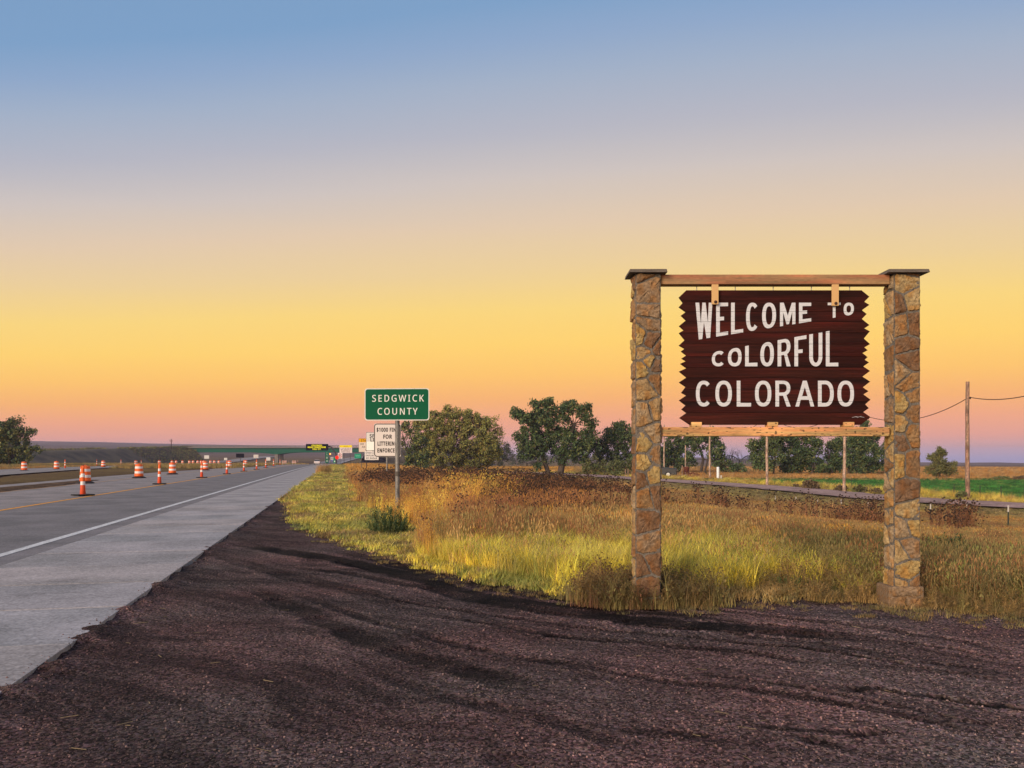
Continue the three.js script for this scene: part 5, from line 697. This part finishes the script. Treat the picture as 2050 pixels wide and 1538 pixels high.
// shrubs in the grass: rounded bushes of thin stems and small leaves
function shrub(name, label, group, px, py, d, wpx, hpx, tones, seed, size = 0.5) { return tree(name, label, 'shrub', group, [px, py], d, [[[[px, py], [px, py - hpx * 0.3]], Math.max(1, 0.05 * FOC / d)]], [[px - wpx * 0.22, py - hpx * 0.42, wpx * 0.28, hpx * 0.42, 3000 / (wpx * hpx + 500)], [px + wpx * 0.22, py - hpx * 0.45, wpx * 0.28, hpx * 0.42, 3000 / (wpx * hpx + 500)], [px, py - hpx * 0.55, wpx * 0.3, hpx * 0.42, 3000 / (wpx * hpx + 500)]], tones, { per: 9, seed, size, spread: Math.max(3, wpx * 0.11) }); }
const rs = 'dry shrubs along the crop field fence';
shrub('roadside_shrub', 'large round reddish brown shrub under the board by the dirt road', rs, 1624, 983, 60, 26, 19, T_brown, 51, 0.55);
shrub('roadside_shrub', 'dark round shrub between the right pillar and its nearest pole', rs, 1722, 991, 54, 20, 18, [T_brown[2], T_dark[3]], 52, 0.5);
shrub('roadside_shrub', 'low brown shrub at the foot of the pole near the pillar', rs, 1684, 986, 57, 18, 11, T_brown, 53, 0.45);
shrub('roadside_shrub', 'brown shrub just left of the right stone pillar', rs, 1755, 992, 53, 18, 12, T_brown, 54, 0.45);
shrub('roadside_shrub', 'small green shrub left of the rightmost utility pole', rs, 1926, 1000, 46.5, 14, 12, T_bush, 55, 0.4);
shrub('roadside_shrub', 'small dark shrub left of the large round one', rs, 1592, 979, 64, 11, 7, T_brown, 56, 0.4);
shrub('field_shrub', 'low green mound in the dry field right of the utility pole', 'low mounds beyond the crop field', 2005, 966, 84, 30, 9, T_bush, 57, 0.6);
shrub('field_shrub', 'low brown mound at the right edge beyond the crop field', 'low mounds beyond the crop field', 2045, 968, 84, 24, 13, T_brown, 58, 0.6);
{ // dark evergreen-like clump at the foot of the county sign: upright leafy stems
  const bushes = [[778, 1066, 15.4, 64, 52, 'dense dark green bush at the foot of the county sign post', T_dark, 61], [1585, 1192, 8.95, 70, 30, 'low green plant on the gravel edge between the pillars, left one', [[0.06, 0.10, 0.025], [0.075, 0.12, 0.03]], 62], [1660, 1198, 8.8, 62, 24, 'low green plant on the gravel edge between the pillars, right one', [[0.05, 0.08, 0.022], [0.07, 0.10, 0.03]], 63], [1902, 1112, 11.6, 76, 66, 'green weed clump right of the right stone pillar', [[0.07, 0.095, 0.03], [0.09, 0.11, 0.035]], 64], [1955, 1152, 10.2, 66, 56, 'dark green weed clump in the brown grass at right', [[0.05, 0.075, 0.028], [0.07, 0.09, 0.03]], 65], [2020, 1128, 11.4, 50, 46, 'green weed clump near the right edge of the grass', [[0.08, 0.10, 0.035], [0.10, 0.11, 0.035]], 66]];
  const fr = [0, 1].map((s) => { const r = rng(70 + s), pos = []; for (let i = 0; i < 26; i++) { const y = 0.12 + 0.88 * r(), a = r() * 6.3, l = 0.16 * (1.15 - y * 0.7), w = 0.022, dx = Math.cos(a), dz = Math.sin(a); const px = dx * 0.01, pz = dz * 0.01; pos.push(px, y, pz, px + dx * l * 0.5 - dz * w, y + l * 0.5, pz + dz * l * 0.5 + dx * w, px + dx * l, y + l * 0.75, pz + dz * l, px, y, pz, px + dx * l, y + l * 0.75, pz + dz * l, px + dx * l * 0.5 + dz * w, y + l * 0.45, pz + dz * l * 0.5 - dx * w); } const g = new THREE.BufferGeometry(); g.setAttribute('position', new THREE.Float32BufferAttribute(pos, 3)); g.computeVertexNormals(); const st = cyl(0.006, 0.003, 1, 4).toNonIndexed(); st.deleteAttribute('uv'); return mergeGeometries([g, st]); });
  for (const [px, py, d, wp, hp, label, tones, seed] of bushes) {
    const x = X(px, d), t = thing('leafy_bush', label, 'bush', null, [x, land(x, d) - 0.02, -d]), k = d / FOC, r = rng(seed), N = 90, c = new THREE.Color(), q = new THREE.Quaternion(), e = new THREE.Euler();
    const list = []; fr.forEach((g) => { for (let i = 0; i < N; i++) { const m = new THREE.Matrix4(), a = r() * 6.3, b = Math.sqrt(r()), ox = Math.cos(a) * b * wp * k / 2, oz = Math.sin(a) * b * wp * k / 2.4, h = hp * k * (1.05 - 0.5 * b * b) * (0.7 + 0.5 * r()); e.set(Math.sin(a) * b * 0.5 + (r() - 0.5) * 0.3, 0, -Math.cos(a) * b * 0.5 + (r() - 0.5) * 0.3, 'YXZ'); m.compose(new THREE.Vector3(ox, 0, oz), q.setFromEuler(e), new THREE.Vector3(h * 0.8, h, h * 0.8)); const n = tones[Math.floor(r() * tones.length)], f = 0.75 + 0.5 * r(), o = g.clone().rotateY(r() * 6).applyMatrix4(m), w = o.attributes.position.count, cc = new Float32Array(w * 3); for (let j = 0; j < w; j++) cc.set([n[0] * f, n[1] * f, n[2] * f], j * 3); o.setAttribute('color', new THREE.BufferAttribute(cc, 3)); list.push(o); } });
    part('foliage', mergeGeometries(list), crownMat, t);
  }
}
// ---------------------------------------------------------------- grass and weeds
function tuft(seed, n, h, spread, lean, width, seg = 3) {
  const r = rng(seed), pos = [];
  for (let i = 0; i < n; i++) {
    const a = r() * 6.3, b = Math.sqrt(r()) * spread, ox = Math.cos(a) * b, oz = Math.sin(a) * b, hh = h * (0.55 + 0.6 * r()), dir = r() * 6.3, l = lean * (0.3 + r()) * hh, w = width * (0.7 + 0.6 * r()), fx = Math.cos(dir + 1.57), fz = Math.sin(dir + 1.57), at = (f) => [ox + Math.cos(dir) * l * f * f, hh * f * (1 - 0.18 * lean * f), oz + Math.sin(dir) * l * f * f];
    for (let k = 0; k < seg; k++) { const p = at(k / seg), q = at((k + 1) / seg), w0 = w * (1 - k / seg * 0.85), w1 = k === seg - 1 ? 0 : w * (1 - (k + 1) / seg * 0.85); const A = [p[0] - fx * w0, p[1], p[2] - fz * w0], B = [p[0] + fx * w0, p[1], p[2] + fz * w0], C = [q[0] + fx * w1, q[1], q[2] + fz * w1], D = [q[0] - fx * w1, q[1], q[2] - fz * w1]; pos.push(...A, ...B, ...C); if (w1) pos.push(...A, ...C, ...D); }
  }
  const g = new THREE.BufferGeometry(); g.setAttribute('position', new THREE.Float32BufferAttribute(pos, 3)); g.computeVertexNormals(); return g;
}
function seedHeads(seed, n, h, spread) { const r = rng(seed), l = [tuft(seed, n, h, spread, 0.22, 0.004)]; l[0].deleteAttribute('uv'); for (let i = 0; i < n * 0.8; i++) { const g = new THREE.OctahedronGeometry(0.0055, 0).scale(0.9, 5, 0.9); g.deleteAttribute('uv'); g.rotateZ((r() - 0.5) * 0.7).rotateX((r() - 0.5) * 0.7).translate((r() - 0.5) * spread * 2.2, h * (0.68 + 0.42 * r()), (r() - 0.5) * spread * 2.2); l.push(g); } return mergeGeometries(l); }
function sunflower(seed) { const r = rng(seed), l = []; const tip = (a, b, w) => l.push(limb(a, b, w, w * 0.7, 3)); for (let s = 0; s < 2; s++) { const base = new THREE.Vector3((r() - 0.5) * 0.2, 0, (r() - 0.5) * 0.2), top = new THREE.Vector3(base.x + (r() - 0.5) * 0.3, 0.72 + r() * 0.3, base.z + (r() - 0.5) * 0.3); tip(base, top, 0.008); for (let i = 0; i < 6; i++) { const a = base.clone().lerp(top, 0.45 + 0.55 * r()), b = a.clone().add(new THREE.Vector3((r() - 0.5) * 0.42, 0.08 + r() * 0.26, (r() - 0.5) * 0.42)); tip(a, b, 0.004); l.push(new THREE.IcosahedronGeometry(0.022 + r() * 0.012, 0).scale(1, 0.75, 1).translate(b.x, b.y, b.z)); } for (let i = 0; i < 7; i++) { const a = base.clone().lerp(top, r() * 0.8), dx = r() - 0.5, dz = r() - 0.5; const g = new THREE.PlaneGeometry(0.035, 0.1).rotateX(r() * 6).rotateY(r() * 6).translate(a.x + dx * 0.16, a.y - 0.03, a.z + dz * 0.16); l.push(g); } } return mergeGeometries(l.map((g) => { const q = g.index ? g.toNonIndexed() : g; q.deleteAttribute('uv'); const head = g.type === 'IcosahedronGeometry', w = q.attributes.position.count, cc = new Float32Array(w * 3).fill(1); if (head) for (let j = 0; j < w; j++) cc.set([0.18, 0.22, 0.28], j * 3); q.setAttribute('color', new THREE.BufferAttribute(cc, 3)); return q; })); }
const G = {
  mown: [0, 1, 2].map((s) => tuft(100 + s, 34, 0.10, 0.13, 0.9, 0.0045, 2)), mid: [0, 1, 2].map((s) => tuft(110 + s, 40, 0.34, 0.13, 0.8, 0.0034)), tall: [0, 1, 2].map((s) => seedHeads(120 + s, 26, 0.85, 0.14)), brown: [0, 1, 2].map((s) => seedHeads(130 + s, 34, 0.42, 0.16)), far: [0, 1].map((s) => tuft(140 + s, 30, 0.6, 0.4, 0.35, 0.016, 2)), sun: [0, 1, 2].map((s) => sunflower(150 + s)), weed: [0, 1, 2].map((s) => { const a = tuft(160 + s, 34, 0.3, 0.16, 0.9, 0.003), b = sunflower(170 + s).scale(0.38, 0.38, 0.38); { const q = b.attributes.color; for (let j = 0; j < q.count; j++) if (q.getX(j) < 0.5) q.setXYZ(j, 0.55, 0.5, 0.45); } a.deleteAttribute('uv'); a.setAttribute('color', new THREE.BufferAttribute(new Float32Array(a.attributes.position.count * 3).fill(1), 3)); return mergeGeometries([a, b]); }),
};
const GOLD = [[0.72, 0.39, 0.06], [0.80, 0.49, 0.08], [0.64, 0.30, 0.055], [0.52, 0.24, 0.055]], TAN = [[0.504, 0.312, 0.120], [0.408, 0.252, 0.090], [0.360, 0.264, 0.096], [0.456, 0.240, 0.084]], YEL = [[0.90, 0.74, 0.085], [0.82, 0.66, 0.09], [0.90, 0.70, 0.14], [0.66, 0.60, 0.09]], GRN = [[0.338, 0.350, 0.069], [0.425, 0.400, 0.088], [0.250, 0.288, 0.062], [0.525, 0.425, 0.106]], OLIVE = [[0.286, 0.234, 0.078], [0.221, 0.182, 0.065], [0.351, 0.260, 0.091]], WEED = [[0.368, 0.230, 0.081], [0.299, 0.190, 0.075], [0.414, 0.276, 0.092], [0.253, 0.207, 0.069]], RUST = [[0.312, 0.120, 0.054], [0.240, 0.102, 0.048], [0.360, 0.168, 0.066]], DARKSEED = [[0.24, 0.10, 0.045], [0.28, 0.13, 0.055], [0.20, 0.085, 0.04]];
const bins = new Map(), rg = rng(303);
function sow(kind, v, x, d, s, tones, dry = 1, hs = 1) { const key = kind + v; if (!bins.has(key)) bins.set(key, { kind, v, list: [] }); const t = tones[Math.floor(rg() * tones.length)], f = (0.55 + 0.9 * rg()) * dry; bins.get(key).list.push([x, land(x, d) - 0.02, -d, s, s * hs, rg() * 6.3, t[0] * f, t[1] * f, t[2] * f]); }
{
  const pick = (k) => Math.floor(rg() * G[k].length), N = 135000;
  for (let i = 0; i < N; i++) {
    const d = 7.0 * Math.pow(190 / 7.0, Math.pow(rg(), 1.25)), px = -60 + 2330 * rg(), x = X(px, d), s = lat(x, d);
    if (s < -2.05) continue;
    const over = d - (edgeD(x) - 0.12 + 0.6 * fbm(x * 1.8, d * 1.8, 3)), thin = sstep(0, 0.7, over);
    if (over < 0) { if (over > -0.7 && rg() < 0.2 * (1 + over / 0.7) && s > -1.8) sow('mown', pick('mown'), x, d, 0.35 + 0.4 * rg(), [...WEED, ...OLIVE], 0.6, 0.7); continue; }
    if (over < 0.5 && rg() > 0.3 + over) continue;
    const [fr, near] = toFront(x, d), n = fbm(x * 0.35, d * 0.25, 3), m = fbm(x * 1.4 + 9, d * 1.1, 3), e = d - edgeD(x), big = Math.max(1, d / 17);
    const jx = x + (rg() + rg() - 1) * 0.09 * d, jd = d + (rg() + rg() - 1) * 0.16 * d, up = 0.5 + 0.5 * thin;   // kinds mix across their borders
    if (fr < 2.3) continue;
    const tallStart = 1.2 + 0.5 * n2(d * 0.3, 4) + (d < 17 ? (17 - d) * 0.75 : 0) + (rg() - 0.5) * 0.9;
    if (s < tallStart && (d > 14.5 || x < -1.5)) {                         // mown verge
      if (d > 60 && rg() < 0.4) continue;
      const bare = s < 0.3 && e < 2.8 && m > 0.02; if (bare && rg() < 0.65) continue;
      const gr = n + 0.6 * m + 0.35 * (rg() - 0.5); sow('mown', pick('mown'), x, d, Math.min(2.6, 0.8 + d * 0.02) * (0.6 + 0.8 * rg()), gr > 0.22 ? GRN : gr > -0.2 ? [...YEL.slice(1), TAN[0], GRN[1], GRN[3]] : s < 0 && e < 5 ? WEED : [...OLIVE, TAN[0]], 0.95, (d > 40 ? 0.75 : 0.95) * up);
      continue;
    }
    if (d > 82 && x > 20) { if (rg() < 0.75) sow('far', pick('far'), x, d, (0.55 + 0.3 * rg()) * (d < 88 ? 0.7 : 1), d < 88 ? WEED : [TAN[0], TAN[3], GOLD[3]], 0.85, 0.8); continue; }
    if (x > 20 && d > 44 && !near && fr > 6.6 && d < 83) { if (rg() < 0.5) sow('crop', pick('mown'), x, d, 1.5 + 1.2 * rg(), [[0.06, 0.24, 0.035], [0.08, 0.27, 0.045], [0.05, 0.19, 0.03], [0.16, 0.24, 0.05]], 1, 1.1); continue; }
    if (fr < (near ? 9 : 6.8) && s > 12) {                                 // verges of the dirt road: low on this side, taller along the fence
      if (near && rg() < 0.35) continue; const z = big * 0.5 * (0.6 + 0.7 * rg()), tall = near ? lerp(0.1, 0.2, sstep(3, 9, fr)) : 0.24 + 0.4 * rg() * sstep(2.6, 5, fr);
      sow('mid', pick('mid'), x, d, z, near ? [OLIVE[2], TAN[2], TAN[0], GRN[3]] : n > -0.1 ? [YEL[2], GOLD[1], TAN[0], YEL[0]] : [OLIVE[2], TAN[2], YEL[1]], 0.9, tall / 0.34 / z); continue;
    }
    const right = sstep(950, 1350, CX + FOC * x / d);
    if (x > 3.0 && x < 3.85 && d < 8.3) continue;
    const foot = Math.min(Math.abs(x - 1.4) / 0.75, Math.abs(x - 3.45) / 0.5);
    if (e < 0.8 + 0.6 * m && x > 0.3 && foot < 0.95 + 0.8 * m && d < 9.6) { if (rg() < 0.55) sow('weed', pick('weed'), x, d, 0.5 + 0.45 * rg(), WEED, 1, (foot < 0.8 ? 0.95 : 0.6) * up); continue; }
    if (e < 0.45 + 0.4 * m && x > 0.6) { if (rg() < 0.4) sow(x > 3.9 ? 'weed' : 'mown', 0, x, d, x > 3.9 ? 0.45 + 0.3 * rg() : 1.2, WEED, 1, (x > 3.9 ? 0.75 : 1.3) * up); continue; }
    if (e < 0.6 && x <= 0.6) { sow('mown', pick('mown'), x, d, 0.8 + 0.6 * rg(), n > 0.1 ? GRN : [...YEL, TAN[0], OLIVE[2]], 0.9, 1.2 * up); continue; }
    if (jd < 13.4 + 1.6 * n + 1.2 * m && jx < 3.75) {                       // bright yellow belt, thinning into the brown
      const gr = m + 0.4 * n + 0.4 * (rg() - 0.5), tan = rg() < 0.07 + 0.4 * sstep(11.8, 14, d); sow(tan && rg() < 0.5 ? 'brown' : 'mid', pick('mid'), x, d, (0.55 + 0.65 * rg()) * (x < -1 ? 0.72 : 1.05), tan ? [...TAN, ...OLIVE] : gr > 0.3 ? GRN : gr > -0.36 ? YEL : [...YEL, ...OLIVE], 1.05, (x < -1.5 ? 0.6 : 0.75 + 0.5 * rg()) * up); continue;
    }
    if (jx >= 3.7 && jd < 13) { sow(rg() < 0.3 ? 'mid' : rg() < 0.3 ? 'weed' : 'brown', pick('brown'), x, d, 0.6 + 0.7 * rg(), m > 0.12 ? [...OLIVE, GRN[2], WEED[3]] : n > 0.1 ? [...TAN, ...RUST] : [...WEED, ...OLIVE, RUST[2]], 0.8, (0.4 + 0.55 * rg()) * up); continue; }
    // sunflower stalks over rusty undergrowth
    const sunny = jd > lerp(15, 18, right) && jd < lerp(42, 30, right) && 0.7 * n2(x * 0.08, d * 0.05) + 0.6 * m + lerp(0.9, -0.5, right) - (CX + FOC * x / d > 1780 ? 0.6 : 0) - (jx < -0.7 && jd < 27 ? 2.5 : 0) > 0.05;
    if (sunny && rg() < lerp(0.9, 0.5, right)) {
      if (rg() < lerp(0.5, 0.4, right)) { const z = big * 0.62 * (0.75 + 0.5 * rg()); sow('sun', pick('sun'), x, d, z, DARKSEED, 1, (d < 20 ? 0.6 : 0.8) * (0.75 + 0.5 * rg()) / z); }
      const w = big * (0.7 + 0.5 * rg()); sow('brown', pick('brown'), x, d, w, right < 0.6 ? [...RUST, RUST[2], GOLD[3]] : [...RUST, ...TAN], 0.95, (0.9 + 0.7 * rg()) / w); continue;
    }
    if (d > 62) { sow('far', pick('far'), x, d, 0.8 + 0.5 * rg(), right < 0.5 ? [GOLD[0], GOLD[2], GOLD[3], TAN[0]] : TAN, 0.9, 0.6); continue; }
    if (jx < -0.9 && jd < 24) { const z = big * 0.75 * (0.7 + 0.5 * rg()); sow('tall', pick('tall'), x, d, z, rg() < 0.22 ? RUST : n > 0.05 ? [...GOLD, YEL[1], YEL[2]] : [...GOLD, TAN[0]], 1, (0.62 + 0.6 * rg()) * lerp(0.5, 1, sstep(0, 2.2, s - tallStart)) / z); continue; }
    { const z = big * (0.6 + 0.5 * rg()), tall = lerp(1.15, 0.85, right) * (0.7 + 0.6 * rg()) * (1 - 0.5 * right * sstep(20, 28, d)); sow(rg() < 0.2 ? 'mid' : 'brown', pick('brown'), x, d, z, n > 0.12 ? [...TAN, GOLD[0], GOLD[3]] : m > 0.15 ? [...OLIVE, TAN[2]] : [...TAN, ...RUST], 0.92, tall / z); }
  }
  for (let i = 0; i < 420; i++) { const d = 7.88 + 0.85 * rg(), x = 1.38 + (rg() + rg() - 1) * 0.85; if (Math.abs(x - 1.39) < 0.15 && d > 8.0 && d < 8.4 || d < 7.98 - 0.1 * rg() + Math.abs(x - 1.38) * 0.25) continue; sow(rg() < 0.3 ? 'mid' : 'weed', pick('weed'), x, d, 0.6 + 0.5 * rg(), [...WEED, ...OLIVE, RUST[1]], 0.7, 0.5 + 0.5 * rg()); }
  for (let i = 0; i < 60; i++) { const d = 72 + 9 * rg(), x = X(636 + 24 * rg(), d); if (lat(x, d) > -2) sow('tall', pick('tall'), x, d, 2.4 * (0.7 + 0.5 * rg()), [OLIVE[2], GOLD[3], TAN[1]], 0.8, 0.28 + 0.1 * rg()); }
  // dark seed stalks standing by themselves near the right stone pillar
  for (let i = 0; i < 30; i++) { const d = 21 + 6 * rg(), x = X(1914 + 48 * (rg() + rg() - 1), d); sow('sun', pick('sun'), x, d, 0.85 + 0.35 * rg(), DARKSEED, 1, 1.0); }
  for (let i = 0; i < 60; i++) { const d = 22 + 8 * rg(), x = X(1340 + 420 * rg(), d); sow('sun', pick('sun'), x, d, 0.7 + 0.4 * rg(), DARKSEED, 1, 1.0); }
  // median and the verge and bank across the highway
  for (let i = 0; i < 14000; i++) {
    const d = 78 * Math.pow(300 / 78, rg()), [fr2] = farRoadL(d), t = d / (CA + 0.22 * SA), edge = roadXD(-16.6 + 2.4 * sstep(60, 130, t), t)[0], x = lerp(fr2 + 0.3, edge - 0.5, rg()); if (d < 124 && rg() > sstep(100, 124, d)) continue;
    sow('far', pick('far'), x, d, 0.7 + 0.5 * rg(), [...WEED, ...OLIVE, TAN[1]], 0.9, 0.75);
  }
  for (let i = 0; i < 16000; i++) { const d = 60 * Math.pow(260 / 60, rg()), x = farRoadL(d)[1] - 0.6 - Math.pow(rg(), 1.6) * d * 0.32, near = farRoadL(d)[1] - x < 4; sow('far', pick('far'), x, d, 0.6 + 0.5 * rg(), near ? [TAN[0], GOLD[3], OLIVE[2]] : [...WEED, ...OLIVE], 0.9, near ? 0.5 : 0.9); }
  G.crop = G.mown; const LABEL = { crop: ['crop_plants', 'low green crop plants covering the field beyond the dirt road'], mown: ['mown_grass', 'short yellow green mown grass along the highway shoulder'], mid: ['yellow_grass', 'bright yellow knee high grass behind the gravel lot'], tall: ['tall_grass', 'tall golden dry grass behind the road signs'], brown: ['brown_grass', 'brown dry grass spreading behind the welcome sign'], far: ['field_grass', 'far dry grass over the fields and the median'], sun: ['sunflower_stalks', 'dead dark sunflower stalks with round seed heads in the field'], weed: ['weeds', 'dry brown weeds around the feet of the stone pillars'] };
  const grassMat = new THREE.MeshStandardMaterial({ color: 0xffffff, roughness: 0.85, side: THREE.DoubleSide });
  const stalkMat = new THREE.MeshStandardMaterial({ vertexColors: true, roughness: 0.9, side: THREE.DoubleSide });
  let total = 0; const parents = {};
  for (const { kind, v, list } of bins.values()) {
    const mesh = new THREE.InstancedMesh(G[kind][v], G[kind][v].attributes.color ? stalkMat : grassMat, list.length), m = new THREE.Matrix4(), q = new THREE.Quaternion(), e = new THREE.Euler(), c = new THREE.Color();
    list.forEach(([x, y, z, s, h, a, r, g, b], i) => { m.compose(new THREE.Vector3(x, y, z), q.setFromEuler(e.set((n2(x, z) * 0.12), a, 0.1 * n2(z, x))), new THREE.Vector3(s, h, s)); mesh.setMatrixAt(i, m); mesh.setColorAt(i, c.setRGB(r, g, b)); });
    total += list.length; mesh.castShadow = mesh.receiveShadow = true;
    if (!parents[kind]) { const p = new THREE.Group(); p.name = numbered(LABEL[kind][0]); p.userData = { kind: 'stuff', label: LABEL[kind][1], category: 'grass' }; scene.add(p); parents[kind] = p; }
    mesh.name = 'tufts'; mesh.userData.kind = 'stuff'; parents[kind].add(mesh);
  }
  console.log('grass copies', total, 'leaves', leafCount);
}
{ // scrub on the earth bank by the overpass
  const c = bankCurve, r = rng(505), N = 7000, mesh = new THREE.InstancedMesh(LEAF[0], leafMat, N), m = new THREE.Matrix4(), q = new THREE.Quaternion(), e = new THREE.Euler(), col = new THREE.Color();
  for (let i = 0; i < N; i++) { const u = r(), p = c.getPoint(u), tg = c.getTangent(u), l = Math.hypot(tg.x, tg.z), side = (-tg.z * 0 + 1), off = 1 + r() * 15, sgn = (tg.x / l) < 0 ? 1 : 1, nx = -tg.z / l, nz = tg.x / l, dirn = nz > 0 ? 1 : -1, x = p.x + nx * off * dirn, z = p.z + nz * off * dirn, g = land(x, -z), k = Math.max(0, (off - 5) / 12), y = lerp(g - 0.6, p.y, Math.pow(Math.max(0, 1 - k), 0.85)) + 0.1; e.set(r() * 6, r() * 6, r() * 6); const s = 0.3 + 0.9 * r() * r(); m.compose(new THREE.Vector3(x, y + 0.1, z), q.setFromEuler(e), new THREE.Vector3(s, s * 0.8, s)); mesh.setMatrixAt(i, m); const t = [...T_olive, ...T_brown, ...T_dark, ...T_yellow, [0.05, 0.04, 0.035], [0.07, 0.06, 0.04], [0.04, 0.04, 0.03]][Math.floor(r() * 17)]; mesh.setColorAt(i, col.setRGB(t[0], t[1], t[2])); }
  mesh.name = 'bank_scrub'; mesh.userData.kind = 'stuff'; tag(mesh, 'dark scrub covering the earth bank left of the overpass', 'scrub'); scene.add(mesh);
}
renderer.render(scene, camera);
